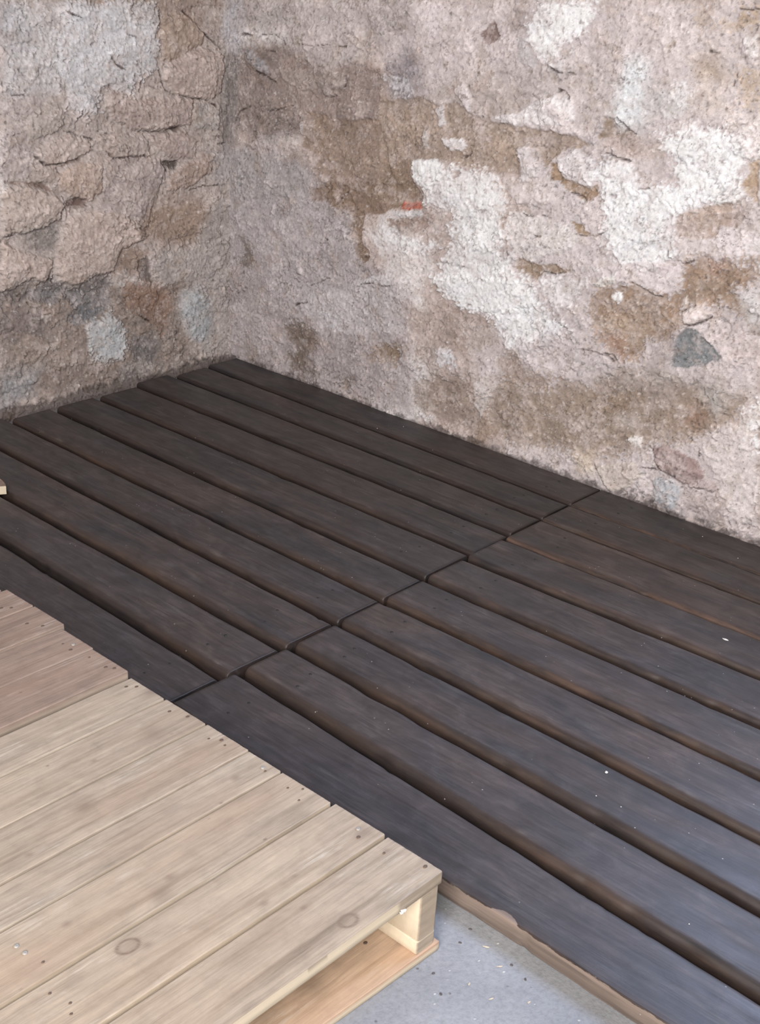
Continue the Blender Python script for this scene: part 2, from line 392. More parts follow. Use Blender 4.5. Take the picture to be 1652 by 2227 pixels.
 ('L',(164, 152, 146),'f',1,4,[324,389,271,409,219,409,91,412,-12,406,-13,251,130,274,203,300,275,283,308,345]),
 ('L',(136, 104, 84),'f',0.85,-3,[427,343,283,313,203,279,241,198,278,154,346,217,414,257]),
 ('L',(124, 108, 100),'f',0.7,-2,[274,290,129,310,185,247,222,231]),
 ('L',(172, 172, 172),'f',1,5,[550,240,497,244,472,267,448,242,416,201,401,141,436,105,504,105,536,133,560,173]),
 ('L',(160, 160, 160),'s',1,3,[194,256,139,279,74,235,65,121,94,66,160,117,196,183]),
 ('L',(106, 100, 98),'f',0.95,-3,[396,162,313,161,288,119,289,53,369,62,407,99]),
 ('L',(112, 104, 100),'s',0.8,-1,[472,70,403,91,281,44,317,22,405,41]),
 ('L',(118, 104, 98),'s',0.8,-2,[829,336,757,330,684,291,690,198,766,200,836,253]),
 ('L',(156, 138, 124),'p',0.6,4,[802,220,726,239,675,195,709,154,784,163]),
 ('L',(150, 132, 124),'f',0.6,2,[692,171,537,105,420,102,505,77,664,124]),
 ('L',(142, 140, 140),'s',0.8,0,[845,136,800,146,710,134,738,71,852,49]),
 ('L',(134, 116, 106),'s',0.8,0,[711,127,521,94,456,52,669,42,730,69]),
 ('L',(160, 148, 142),'s',0.9,2,[91,518,-12,577,-14,29,94,51,65,121,64,234,130,281,-3,305,128,410]),
]
CRACKS = [
 ('R',3,6,[114,927,139,920,174,911,206,900]),
 ('R',2,6,[181,817,225,831,273,843]),
 ('R',1.5,5,[147,1025,210,1031,239,1016,244,1007]),
 ('R',1.5,5,[287,1013,333,1016,374,1016,419,1022,486,1024]),
 ('R',3,6,[58,1019,78,1021,108,1019]),
 ('R',2,5,[168,983,202,984]),
 ('R',2,5,[29,764,39,783,55,805,101,821]),
 ('R',2,5,[479,947,482,932,474,916]),
 ('R',1.5,4,[444,891,412,882,385,890]),
 ('R',2.5,7,[447,587,481,616,503,636]),
 ('R',1.5,5,[572,388,613,396,649,397,688,406]),
 ('R',1.5,5,[601,366,605,333,572,308]),
 ('R',3,6,[302,265,351,283]),
 ('R',1.5,4,[364,337,403,355,445,378]),
 ('R',2,6,[1120,683,1127,681,1149,684]),
 ('R',2,6,[1175,691,1191,691,1203,686]),
 ('R',2,6,[1162,637,1180,638]),
 ('R',2,5,[1077,582,1084,571]),
 ('R',2,6,[1200,823,1216,803]),
 ('R',1.5,5,[831,521,850,536,870,547]),
 ('R',3,8,[909,793,926,799,928,809]),
 ('R',1.5,5,[1198,552,1234,553,1275,568]),
 ('R',3,8,[1186,992,1204,993,1221,977]),
 ('R',2,6,[1340,866,1369,863,1410,858]),
 ('R',2,5,[1253,759,1284,756,1299,748]),
 ('R',2.5,6,[1570,1115,1592,1115]),
 ('R',2.5,6,[1334,1173,1337,1162]),
 ('R',1.5,5,[1645,1075,1640,1051]),
 ('R',1.5,5,[1360,951,1387,932,1416,919]),
 ('R',2,5,[1157,1039,1180,1033,1231,1033]),
 ('R',1.5,5,[1626,1209,1647,1208,1673,1212]),
 ('R',2,5,[1441,800,1465,805]),
 ('R',2,6,[1600,537,1620,556,1631,560]),
 ('R',2.5,6,[1616,509,1645,517,1681,545]),
 ('R',1.5,5,[1458,579,1490,570,1517,559,1544,562]),
 ('R',2,6,[1542,671,1547,656,1577,655,1587,651,1614,664]),
 ('R',1.5,5,[1333,380,1383,381,1425,389,1440,378]),
 ('R',1.5,5,[1277,664,1311,662,1342,671,1366,683]),
 ('R',1.5,5,[1573,182,1584,153,1616,133,1649,125,1672,116]),
 ('R',1.5,5,[1685,116,1712,122,1754,124,1767,137]),
 ('R',2,6,[1698,220,1700,200]),
 ('R',2,6,[1417,91,1438,66,1463,37]),
 ('R',2,6,[1547,123,1590,133]),
 ('R',2,5,[1803,67,1811,55]),
 ('R',2,5,[1335,379,1411,383,1433,373]),
 ('R',1.5,5,[1258,433,1287,422]),
 ('R',2,5,[735,243,742,211]),
 ('L',2.5,6,[172,1078,139,1053,105,1024,35,972]),
 ('L',2.5,7,[267,927,251,870,210,852]),
 ('L',2.5,8,[201,854,150,839,97,832,57,814]),
 ('L',2,7,[590,780,549,765,504,752]),
 ('L',2,7,[699,723,665,698,613,697,553,704]),
 ('L',2,7,[629,686,623,667]),
 ('L',2.5,8,[345,759,246,754,186,763]),
 ('L',2,6,[459,714,437,693,380,695,331,693]),
 ('L',1.5,6,[162,578,108,582,54,584]),
 ('L',2,6,[771,523,800,523]),
 ('L',2,6,[661,412,660,373]),
 ('L',2,6,[619,610,612,591,621,548]),
 ('L',2,6,[363,227,338,209,321,202]),
 ('L',2.5,6,[273,672,248,640]),
 ('L',2,6,[433,963,418,945,387,932]),
 ('L',2,6,[376,1021,345,1014]),
 ('L',2,5,[575,1083,525,1065]),
 ('L',2,6,[329,754,314,724]),
 ('L',2,5,[764,885,716,882]),
 ('L',2,5,[333,899,342,868]),
 ('L',2.5,6,[263,1085,264,1043]),
 ('L',2,6,[53,703,21,704]),
 ('L',2,6,[275,586,266,625]),
]


# ------------------------------------------------------------------ walls
def mat_wall():
    t = NT('old_lime_plaster_and_stone')
    co = t.objcoord()
    c = t.attr('albedo').outputs['Color']
    n1 = t.noise(co, 90, 5, 0.65); n2 = t.noise(co, 320, 3, 0.7); n3 = t.noise(co, 28, 5, 0.6, 0.6)
    c = t.mix(1.0, c, t.ramp(n1, [(0.28, 0.80), (0.5, 1.0), (0.74, 1.16)]), 'MULTIPLY')
    c = t.mix(0.8, c, t.ramp(n2, [(0.26, 0.62), (0.45, 1.0), (0.6, 1.0), (0.76, 1.3)]), 'MULTIPLY')
    c = t.mix(0.55, c, t.ramp(n3, [(0.3, (0.80, 0.76, 0.72)), (0.52, (1, 1, 1)), (0.72, (1.12, 1.1, 1.1))]), 'MULTIPLY')
    # sparse pin holes
    v = t.n('ShaderNodeTexVoronoi'); v.inputs['Scale'].default_value = 75; t.l(co, v.inputs['Vector'])
    hole = t.math('MULTIPLY', t.ramp(v.outputs['Distance'], [(0.09, 1.0), (0.16, 0.0)]), t.ramp(t.noise(co, 9, 3), [(0.52, 0.0), (0.62, 1.0)]))
    c = t.mix(t.math('MULTIPLY', hole, 0.65), c, (0.09, 0.065, 0.055))
    t.l(c, t.b.inputs['Base Color'])
    t.b.inputs['Roughness'].default_value = 0.93
    t.b.inputs['Specular IOR Level'].default_value = 0.15
    h = t.math('ADD', t.math('MULTIPLY', n1, 0.55), t.math('MULTIPLY', n2, 0.5))
    h = t.math('SUBTRACT', h, t.math('MULTIPLY', hole, 0.8))
    t.bump(h, 0.38, 0.003)
    return t.m


def axis_coords(lo, f0, f1, hi, fine, coarse):
    a = np.arange(lo, f0 - 1e-6, coarse) if lo < f0 else np.array([])
    b = np.arange(f0, f1 + fine / 2, fine)
    c = np.arange(f1 + coarse, hi + coarse / 2, coarse)
    return np.concatenate([a, b, c])


def seg_dist(px, pz, poly, closed=True):
    d = np.full(px.shape, 1e9)
    n = len(poly)
    for i in range(n if closed else n - 1):
        ax, az = poly[i]; bx, bz = poly[(i + 1) % n]
        ex, ez = bx - ax, bz - az
        t = np.clip(((px - ax) * ex + (pz - az) * ez) / (ex * ex + ez * ez + 1e-12), 0, 1)
        d = np.minimum(d, (px - ax - t * ex) ** 2 + (pz - az - t * ez) ** 2)
    return np.sqrt(d)


def inside(px, pz, poly):
    r = np.zeros(px.shape, bool)
    n = len(poly)
    for i in range(n):
        ax, az = poly[i]; bx, bz = poly[(i + 1) % n]
        if az == bz: continue
        r ^= ((az > pz) != (bz > pz)) & (px < (bx - ax) * (pz - az) / (bz - az) + ax)
    return r


def build_wall(name, side, us, zs, gain, seed, mat, place, base_h, hole=None):
    U, Z = np.meshgrid(us, zs)
    nu, nz = len(us), len(zs)
    big = fbm(U * 2.2, Z * 2.2, 5, seed)
    mid = fbm(U * 9, Z * 9, 5, seed + 40)
    fine = fbm(U * 38, Z * 38, 4, seed + 80, 0.6)
    vfine = fbm(U * 120, Z * 120, 2, seed + 90, 0.6)
    # domain warp gives the ragged outlines
    wu = U + 0.008 * fbm(U * 22, Z * 22, 4, seed + 11, 0.6) + 0.0022 * fbm(U * 130, Z * 130, 2, seed + 13)
    wz = Z + 0.008 * fbm(U * 22 + 9, Z * 22, 4, seed + 12, 0.6) + 0.0022 * fbm(U * 130, Z * 130, 2, seed + 14)
    # underlying render: pinkish lime with paler and browner drifts
    c = np.empty(U.shape + (3,)); c[:] = lin((172, 158, 151))
    def over(mask, col): c[:] = c * (1 - mask[..., None]) + lin(col) * mask[..., None]
    over(sstep(0.12, 0.34, big + 0.3 * mid) * 0.8, (206, 200, 196))
    over(sstep(0.12, 0.3, -big + 0.35 * mid) * 0.8, (146, 126, 110))
    h = 0.012 * big + 0.0055 * mid + 0.0013 * fine + 0.0003 * vfine
    for (sd, col, mode, st, rel, fl) in PATCHES:
        if sd != side: continue
        poly = [(fl[i] / 1000, fl[i + 1] / 1000) for i in range(0, len(fl), 2)]
        pu = [p[0] for p in poly]; pz = [p[1] for p in poly]
        mg = 0.06
        i0, i1 = np.searchsorted(us, [min(pu) - mg, max(pu) + mg])
        j0, j1 = np.searchsorted(zs, [min(pz) - mg, max(pz) + mg])
        if i1 <= i0 or j1 <= j0: continue
        sl = (slice(j0, j1), slice(i0, i1))
        a, b = wu[sl], wz[sl]
        d = seg_dist(a, b, poly) * np.where(inside(a, b, poly), 1, -1)
        if mode == 'p':
            d = d + 0.004 * vfine[sl] + 0.005 * fine[sl]
            m = sstep(-0.0015, 0.0025, d); hm = sstep(-0.003, 0.006, d)
        elif mode == 's':
            d = d + 0.022 * mid[sl] + 0.012 * fine[sl]
            m = sstep(-0.030, 0.030, d); hm = m
        else:
            d = d + 0.028 * fine[sl] + 0.026 * vfine[sl] + 0.018 * mid[sl]
            m = 0.7 * sstep(-0.003, 0.007, d) + 0.3 * sstep(-0.004, 0.03, d); hm = sstep(-0.003, 0.010, d)
            # flecks of the layer below stay visible near the rim
        if mode != 's':
            m = m * (1 - 0.32 * sstep(0.02, 0.30, fine[sl] * 0.8 + mid[sl] * 0.7))
        m = m * st
        lc = lin(col); lc = lc + 0.22 * (lc @ np.array([0.3, 0.6, 0.1]) - lc)
        cc = lc * (1 + 0.16 * fine[sl] + 0.14 * mid[sl])[..., None]
        c[sl] = c[sl] * (1 - m[..., None]) + cc * m[..., None]
        h[sl] += rel * 0.001 * hm
        if mode == 'p' and rel >= 5:      # bulging stone faces
            h[sl] += 0.006 * sstep(0.0, 0.05, d) + 0.0025 * fine[sl] * m
    for (sd, w, dep, fl) in CRACKS:
        if sd != side: continue
        poly = [(fl[i] / 1000, fl[i + 1] / 1000) for i in range(0, len(fl), 2)]
        pu = [p[0] for p in poly]; pz = [p[1] for p in poly]
        i0, i1 = np.searchsorted(us, [min(pu) - .03, max(pu) + .03])
        j0, j1 = np.searchsorted(zs, [min(pz) - .03, max(pz) + .03])
        sl = (slice(j0, j1), slice(i0, i1))
        a = U[sl] + 0.5 * (wu[sl] - U[sl]); b = Z[sl] + 0.5 * (wz[sl] - Z[sl])
        d = seg_dist(a, b, poly, False)
        ww = w * 0.0011 * np.clip(0.7 + 1.3 * fine[sl] + 0.9 * mid[sl], 0.3, 1.6)
        m = 1 - sstep(ww * 0.6, ww * 1.6, d)
        c[sl] = c[sl] * (1 - 0.85 * m[..., None]) + lin((58, 46, 42)) * 0.85 * m[..., None]
        h[sl] -= dep * 0.001 * m
    # broken residue of limewash and of brown dust over everything
    q = fbm(wu * 16, wz * 19, 6, seed + 301, 0.68)
    over(0.32 * sstep(0.10, 0.22, q), (186, 174, 168))
    q = fbm(wu * 12, wz * 15, 6, seed + 331, 0.68)
    over(0.30 * sstep(0.16, 0.28, q), (152, 134, 120))
    q = fbm(wu * 60, wz * 66, 4, seed + 361, 0.7)
    over(0.35 * sstep(0.30, 0.42, q), (214, 208, 203))
    q = fbm(wu * 45, wz * 52, 4, seed + 391, 0.7)
    over(0.55 * sstep(0.30, 0.42, q), (112, 98, 88))
    # flaked skins of limewash: low terraces with their own tint
    for k, (fu, fz, th, dh, dc) in enumerate(((7, 9, 0.10, 0.0026, 0.09), (13, 16, 0.16, 0.0020, 0.07), (5, 6, 0.22, 0.0030, -0.10), (24, 28, 0.2, 0.0016, 0.08))):
        f = fbm(wu * fu + 3 * k, wz * fz, 5, seed + 150 + 9 * k, 0.6)
        tr = sstep(th - 0.012, th + 0.012, f)
        h += dh * tr; c[:] = c * (1 + dc * tr[..., None])
        # dark open lips under part of the flake edges
        lip = np.exp(-((f - th + 0.012) / 0.010) ** 2) * sstep(0.14, 0.28, fbm(U * 8 + 20, Z * 8, 3, seed + 190 + k))
        h -= 0.0018 * lip; c[:] = c * (1 - 0.38 * lip[..., None])
    # clusters of small dark pits and pale grains
    cl = sstep(-0.05, 0.25, fbm(U * 4.5 + 31, Z * 4.5, 3, seed + 421))
    g1 = fbm(U * 75, Z * 95, 2, seed + 431, 0.5)
    pt = sstep(0.40, 0.50, g1) * cl
    h -= 0.003 * pt; c[:] = c * (1 - 0.5 * pt[..., None])
    g2 = fbm(U * 110 + 5, Z * 110, 2, seed + 441, 0.5)
    gr = sstep(0.44, 0.54, g2)
    gr = gr * sstep(0.0, 0.3, fbm(U * 6 + 3, Z * 6, 3, seed + 443))
    h += 0.0014 * gr; over(0.45 * gr, (214, 204, 196))
    # short curling cracks where plaster has let go
    cv = fbm(wu * 10, wz * 17, 4, seed + 451, 0.6)
    ck = np.exp(-(cv / 0.011) ** 2) * sstep(0.10, 0.26, fbm(U * 13 + 7, Z * 13, 3, seed + 461))
    h -= 0.0035 * ck; over(0.62 * ck, (84, 68, 60))
    # contact shade above the boards, painted as a ragged dark band on the wall foot
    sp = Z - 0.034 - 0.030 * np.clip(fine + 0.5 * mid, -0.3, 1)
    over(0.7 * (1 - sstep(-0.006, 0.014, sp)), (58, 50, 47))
    # scattered crumbs and chips
    cr = sstep(0.30, 0.42, vfine + 0.25 * fine)
    c[:] = c * (1 + 0.16 * cr[..., None]); h += 0.0012 * cr
    pit = sstep(0.34, 0.46, -vfine + 0.3 * mid)
    c[:] = c * (1 - 0.28 * pit[..., None]); h -= 0.0015 * pit
    c = np.clip(c * np.asarray(gain), 0.01, 0.72)
    H = base_h + h
    V = place(U, Z, H).reshape(-1, 3)
    idx = np.arange(nu * nz).reshape(nz, nu)
    F = np.stack([idx[:-1, :-1], idx[:-1, 1:], idx[1:, 1:], idx[1:, :-1]], -1).reshape(-1, 4)
    extra = []
    if hole:
        ia, ib = np.searchsorted(us, [hole[0], hole[1]]); ja, jb = np.searchsorted(zs, [hole[2], hole[3]])
        keep = np.ones((nz - 1, nu - 1), bool); keep[ja:jb, ia:ib] = False
        F = F[keep.ravel()]
    # thickness: skirt to a back face
    ring = np.concatenate([idx[0, :], idx[1:, -1], idx[-1, -2::-1], idx[-2:0:-1, 0]])
    back = place(U, Z, np.full(U.shape, -0.30)).reshape(-1, 3)[ring]
    bi = np.arange(len(ring)) + len(V)
    nx = np.roll(np.arange(len(ring)), -1)
    F2 = np.stack([ring, bi, bi[nx], ring[nx]], -1)
    AV = [V, back]; AC = [c.reshape(-1, 3), c.reshape(-1, 3)[ring]]; AF = [F, F2]; ng = [list(bi)]
    if hole:
        r2 = np.concatenate([idx[ja, ia:ib], idx[ja:jb, ib], idx[jb, ib:ia:-1], idx[jb:ja:-1, ia]])
        bk = place(U, Z, np.full(U.shape, -0.30)).reshape(-1, 3)[r2]
        b2 = np.arange(len(r2)) + len(V) + len(back); n2 = np.roll(np.arange(len(r2)), -1)
        AV.append(bk); AC.append(c.reshape(-1, 3)[r2]); AF.append(np.stack([r2, r2[n2], b2[n2], b2], -1))
        # back face in four panels around the opening
        base = len(V) + len(back) + len(r2)
        z0, z1, u0, u1 = zs[0], zs[-1], us[0], us[-1]
        ha, hb, va, vb = us[ia], us[ib], zs[ja], zs[jb]
        gu = np.array([u0, ha, hb, u1]); gz = np.array([z0, va, vb, z1])
        GU, GZ = np.meshgrid(gu, gz)
        AV.append(place(GU, GZ, np.full(GU.shape, -0.30)).reshape(-1, 3)); AC.append(np.full((16, 3), 0.4))
        gi = np.arange(16).reshape(4, 4) + base
        AF.append(np.array([(gi[j, i], gi[j + 1, i], gi[j + 1, i + 1], gi[j, i + 1]) for j in range(3) for i in range(3) if (i, j) != (1, 1)]))
        ng = []
    me = mesh_np(name, np.concatenate(AV), np.concatenate(AF), mat, True, cols={'albedo': np.concatenate(AC)}, ngons=ng)
    o = link(name, me)
    return o


WM = mat_wall()
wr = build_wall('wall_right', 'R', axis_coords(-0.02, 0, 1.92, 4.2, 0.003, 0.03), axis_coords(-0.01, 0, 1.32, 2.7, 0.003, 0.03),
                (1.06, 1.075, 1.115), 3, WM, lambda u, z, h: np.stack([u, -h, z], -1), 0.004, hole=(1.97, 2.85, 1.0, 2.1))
tag(wr, 'peeling lime plaster wall with brown mortar and white patches right of the corner', 'wall', kind='structure')
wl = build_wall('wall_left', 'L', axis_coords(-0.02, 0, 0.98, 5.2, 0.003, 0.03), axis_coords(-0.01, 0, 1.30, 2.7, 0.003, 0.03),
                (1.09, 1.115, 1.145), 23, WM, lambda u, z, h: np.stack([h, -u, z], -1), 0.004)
tag(wl, 'rough rubble stone wall with plaster remains left of the corner', 'wall', kind='structure')




def window_frame():
    t = NT('grey_window_paint'); t.b.inputs['Base Color'].default_value = (0.45, 0.45, 0.44, 1)
    x0, x1, z0, z1 = 1.96, 2.87, 1.0, 2.13
    V = []; F = []
    def bar(a, b, c_, d):
        k = len(V)
        for y in (0.17, 0.11):
            V.extend([(a, y, c_), (b, y, c_), (b, y, d), (a, y, d)])
        F.extend([(k, k + 3, k + 2, k + 1), (k + 4, k + 5, k + 6, k + 7)] + [(k + i, k + (i + 1) % 4, k + 4 + (i + 1) % 4, k + 4 + i) for i in range(4)])
    w = 0.045
    bar(x0, x1, z0, z0 + w); bar(x0, x1, z1 - w, z1); bar(x0, x0 + w, z0 + w, z1 - w); bar(x1 - w, x1, z0 + w, z1 - w)
    bar(0.5 * (x0 + x1) - 0.02, 0.5 * (x0 + x1) + 0.02, z0 + w, z1 - w)
    o = link('window_1', mesh_np('window_1', V, F, t.m, False))
    return tag(o, 'plain window frame high in the right wall', 'window', kind='structure')


window_frame()


# ------------------------------------------------------------------ floor
def mat_floor():
    t = NT('grey_blue_concrete')
    co = t.objcoord()
    n = t.noise(co, 5, 6, 0.6); n2 = t.noise(co, 120, 3, 0.7)
    c = t.ramp(n, [(0.3, (0.165, 0.165, 0.170)), (0.55, (0.215, 0.215, 0.220)), (0.75, (0.26, 0.26, 0.265))])
    c = t.mix(0.7, c, t.ramp(n2, [(0.25, 0.7), (0.5, 1.0), (0.75, 1.2)]), 'MULTIPLY')
    v = t.n('ShaderNodeTexVoronoi'); v.inputs['Scale'].default_value = 60
    t.l(t.mapping(co, (1, 0.7, 1)), v.inputs['Vector'])
    sp = t.math('MULTIPLY', t.ramp(v.outputs['Distance'], [(0.07, 1.0), (0.13, 0.0)]), t.ramp(t.noise(co, 31, 2), [(0.5, 0.0), (0.56, 1.0)]))
    c = t.mix(t.math('MULTIPLY', sp, 0.8), c, (0.46, 0.44, 0.41))
    v2 = t.n('ShaderNodeTexVoronoi'); v2.inputs['Scale'].default_value = 43; t.l(co, v2.inputs['Vector'])
    sp2 = t.math('MULTIPLY', t.ramp(v2.outputs['Distance'], [(0.06, 1.0), (0.12, 0.0)]), t.ramp(t.noise(co, 23, 2), [(0.52, 0.0), (0.58, 1.0)]))
    c = t.mix(sp2, c, (0.09, 0.08, 0.08))
    t.l(c, t.b.inputs['Base Color'])
    t.b.inputs['Roughness'].default_value = 0.62
    t.bump(t.math('ADD', n2, sp), 0.35, 0.003)
    return t.m


def box_mesh(name, x0, x1, y0, y1, z0, z1, mat):
    V = [(x, y, z) for z in (z0, z1) for (x, y) in ((x0, y0), (x1, y0), (x1, y1), (x0, y1))]
    F = [(0, 3, 2, 1), (4, 5, 6, 7), (0, 1, 5, 4), (1, 2, 6, 5), (2, 3, 7, 6), (3, 0, 4, 7)]
    return mesh_np(name, V, F, mat, False)


fl = link('floor', box_mesh('floor', -0.3, 4.3, -5.2, 0.3, -0.12, 0.0, mat_floor()))
tag(fl, 'grey blue concrete floor with scattered dust and chips', 'floor', kind='structure')


# ------------------------------------------------------------------ timber sweeps
def plank(name, axis, s0, s1, lo, hi, z0, z1, r_lo, r_hi, mat, parent, seed, step=0.01, ntop=8, wob=0.0015,
          endr=0.003, rag=0.0, warp=0.0, attr_fn=None, chips=0, smooth=True, r_bot=0.0015):
    """A board swept along `axis` ('x' or 'y').  lo(s)/hi(s): its two side faces, r_*: rounding of its top edges."""
    L = s1 - s0
    s = np.linspace(s0, s1, max(3, int(L / step)))
    s = np.concatenate([[s0], [s0 + endr * 0.3, s0 + endr], s[1:-1], [s1 - endr, s1 - endr * 0.3], [s1]])
    s = np.sort(s)
    inset = np.interp(s, [s0, s0 + endr * .3, s0 + endr, s1 - endr, s1 - endr * .3, s1], [1, .35, 0, 0, .35, 1]) * endr
    lo_s = lo(s) + wob * fbm(s * 9, 0 * s + seed * 1.7, 4, seed % 50)
    hi_s = hi(s) + wob * fbm(s * 9, 0 * s + seed * 2.3 + 5, 4, seed % 50)
    rs = random.Random(seed)
    chip_lo = np.zeros_like(s); chip_hi = np.zeros_like(s)
    for k in range(chips):
        p = rs.uniform(s0, s1); w = rs.uniform(0.006, 0.03); d = rs.uniform(0.001, 0.0035)
        (chip_lo if rs.random() < .6 else chip_hi)[:] += d * np.exp(-((s - p) / w) ** 2)
    # cross-section: list of (fraction type, offset)
    th5 = np.linspace(0, math.pi / 2, 6)
    A = []; Zs = []; tp = []
    def add(a, z, k): A.append(a); Zs.append(z); tp.append(k)
    one = np.ones_like(s)
    lo2 = lo_s + chip_lo; hi2 = hi_s - chip_hi
    add(lo2 + r_bot, z0 * one, 0); add(lo2, (z0 + r_bot) * one, 0)
    add(lo2, (z0 + (z1 - r_lo - z0) * .5) * one, 0)
    for q in th5:
        add(lo2 + r_lo * (1 - math.cos(q)), (z1 - r_lo + r_lo * math.sin(q)) * one, 1)
    for i in range(1, ntop):
        f = i / ntop
        add((lo2 + r_lo) * (1 - f) + (hi2 - r_hi) * f, z1 * one, 2)
    for q in th5[::-1]:
        add(hi2 - r_hi * (1 - math.cos(q)), (z1 - r_hi + r_hi * math.sin(q)) * one, 3)
    add(hi2, (z0 + (z1 - r_hi - z0) * .5) * one, 4)
    add(hi2, (z0 + r_bot) * one, 4); add(hi2 - r_bot, z0 * one, 4)
    A = np.array(A).T; Zz = np.array(Zs).T; tp = np.array(tp)
    c0 = (lo_s + hi_s)[:, None] / 2
    half = np.maximum((hi_s - lo_s)[:, None] / 2, 1e-4)
    A = c0 + (A - c0) * (1 - inset[:, None] / half)
    zc = (z0 + z1) / 2
    Zz = np.where(Zz > zc, Zz - inset[:, None], Zz)
    SS = np.repeat(s[:, None], A.shape[1], 1)
    up = (Zz - z0) / (z1 - z0)
    Zz = Zz + up * warp * (fbm(SS * 2.5, A * 3 + seed, 3, (seed + 9) % 50)) + up * 0.0006 * fbm(SS * 8, A * 40, 3, (seed + 3) % 50)
    if rag:
        e = rag * fbm(A * 260, Zz * 260 + seed, 2, 5)
        SS[0] += np.abs(e[0]); SS[-1] -= np.abs(e[-1])
        e2 = rag * fbm(A * 400 + 7, Zz * 300, 2, 6); SS[1] += np.abs(e2[1]) * .7; SS[-2] -= np.abs(e2[-2]) * .7
    ns, npf = A.shape
    if axis == 'x': V = np.stack([SS, A, Zz], -1)
    else: V = np.stack([A, SS, Zz], -1)
    idx = np.arange(ns * npf).reshape(ns, npf)
    nxt = np.roll(idx, -1, 1)
    F = np.stack([idx[:-1], idx[1:], nxt[1:], nxt[:-1]], -1).reshape(-1, 4)
    caps = [list(idx[0]), list(idx[-1][::-1])]
    if axis == 'x':
        F = F[:, ::-1]; caps = [c[::-1] for c in caps]
    TP = np.repeat(tp[None], ns, 0)
    at = attr_fn(SS, A, Zz, TP, lo_s[:, None], hi_s[:, None]) if attr_fn else {}
    me = mesh_np(name, V.reshape(-1, 3), F, mat, smooth, attrs=at, ngons=caps)
    return link(name, me, parent)


# ------------------------------------------------------------------ dark stained platforms
def mat_dark():
    t = NT('dark_stained_timber')
    co = t.objcoord(); r, rv = t.rnd(37.0)
    g = t.mapping(co, (3.0, 70, 70), rv); g2 = t.mapping(co, (1.2, 5.0, 5.0), rv); g3 = t.mapping(co, (9.0, 200, 60), rv)
    grain = t.noise(g, 1.0, 6, 0.62, 0.7); blot = t.noise(g2, 2.2, 6, 0.6, 0.8); fine = t.noise(g3, 1.0, 4, 0.7)
    base = t.mix(t.ramp(blot, [(0.33, 0.0), (0.64, 1.0)]), (0.027, 0.027, 0.030), (0.058, 0.043, 0.038))
    base = t.mix(t.math('MULTIPLY', r, 0.55), base, (0.038, 0.033, 0.034))
    base = t.mix(0.55, base, t.ramp(grain, [(0.25, 0.6), (0.5, 1.0), (0.72, 1.45)]), 'MULTIPLY')
    iso = t.noise(t.mapping(co, (1, 1.6, 1), rv), 16.0, 7, 0.68, 0.6)
    base = t.mix(0.85, base, t.ramp(iso, [(0.28, 0.62), (0.5, 1.0), (0.74, 1.7)]), 'MULTIPLY')
    base = t.mix(0.5, base, t.ramp(fine, [(0.28, 0.6), (0.5, 1.0), (0.74, 1.5)]), 'MULTIPLY')
    # dust and scuffs
    dust = t.math('MULTIPLY', t.ramp(t.noise(g2, 5.0, 6, 0.7, 0.5), [(0.52, 0.0), (0.72, 1.0)]), t.ramp(fine, [(0.42, 0.0), (0.66, 1.0)]))
    base = t.mix(t.math('MULTIPLY', dust, 0.4), base, (0.13, 0.12, 0.115))
    base = t.mix(t.math('MULTIPLY', t.attr('edge').outputs['Fac'], 0.8), base, t.mix(t.ramp(blot, [(0.35, 0.0), (0.65, 1.0)]), (0.011, 0.009, 0.009), (0.024, 0.0145, 0.011)))  # near edges and board ends painted darker: gap shade put into the colour
    # worn edges show the wood
    w = t.attr('wear').outputs['Fac']
    wn = t.math('MULTIPLY', w, t.ramp(t.noise(g2, 7.0, 5, 0.65), [(0.36, 0.0), (0.62, 1.0)]), clamp=True)
    base = t.mix(wn, base, t.mix(t.ramp(grain, [(0.3, 0.0), (0.7, 1.0)]), (0.050, 0.033, 0.026), (0.135, 0.078, 0.053)))
    pale = t.attr('pale').outputs['Fac']
    pn = t.math('MULTIPLY', pale, t.ramp(t.noise(t.mapping(co, (14, 40, 40), rv), 1.0, 4, 0.7), [(0.45, 0.0), (0.60, 1.0)]), clamp=True)
    base = t.mix(t.math('MULTIPLY', pn, 0.7), base, (0.22, 0.19, 0.165))
    raw = t.attr('raw').outputs['Fac']
    rawc = t.mix(t.ramp(grain, [(0.3, 0.0), (0.7, 1.0)]), (0.095, 0.072, 0.058), (0.24, 0.18, 0.145))
    raw = t.ramp(t.math('ADD', t.math('MULTIPLY', raw, 110.0), t.math('ADD', t.noise(t.mapping(co, (28, 90, 90)), 1.0, 4, 0.7), 0.0)), [(0.40, 0.0), (0.50, 1.0)])
    base = t.mix(raw, base, rawc)
    # pinprick specks
    v = t.n('ShaderNodeTexVoronoi'); v.inputs['Scale'].default_value = 55; t.l(t.mapping(co, (1, 1, 1), rv), v.inputs['Vector'])
    sp = t.math('MULTIPLY', t.ramp(v.outputs['Distance'], [(0.045, 1.0), (0.085, 0.0)]), t.ramp(t.noise(co, 17, 2), [(0.55, 0.0), (0.6, 1.0)]))
    base = t.mix(t.math('MULTIPLY', sp, 0.7), base, (0.42, 0.40, 0.38))
    t.l(base, t.b.inputs['Base Color'])
    t.l(t.ramp(t.noise(g2, 4.0, 5, 0.6), [(0.3, 0.40), (0.7, 0.60)]), t.b.inputs['Roughness'])
    t.b.inputs['Specular IOR Level'].default_value = 0.42
    t.bump(t.math('ADD', t.math('MULTIPLY', grain, 0.7), t.math('MULTIPLY', fine, 0.5)), 0.45, 0.0016)
    return t.m


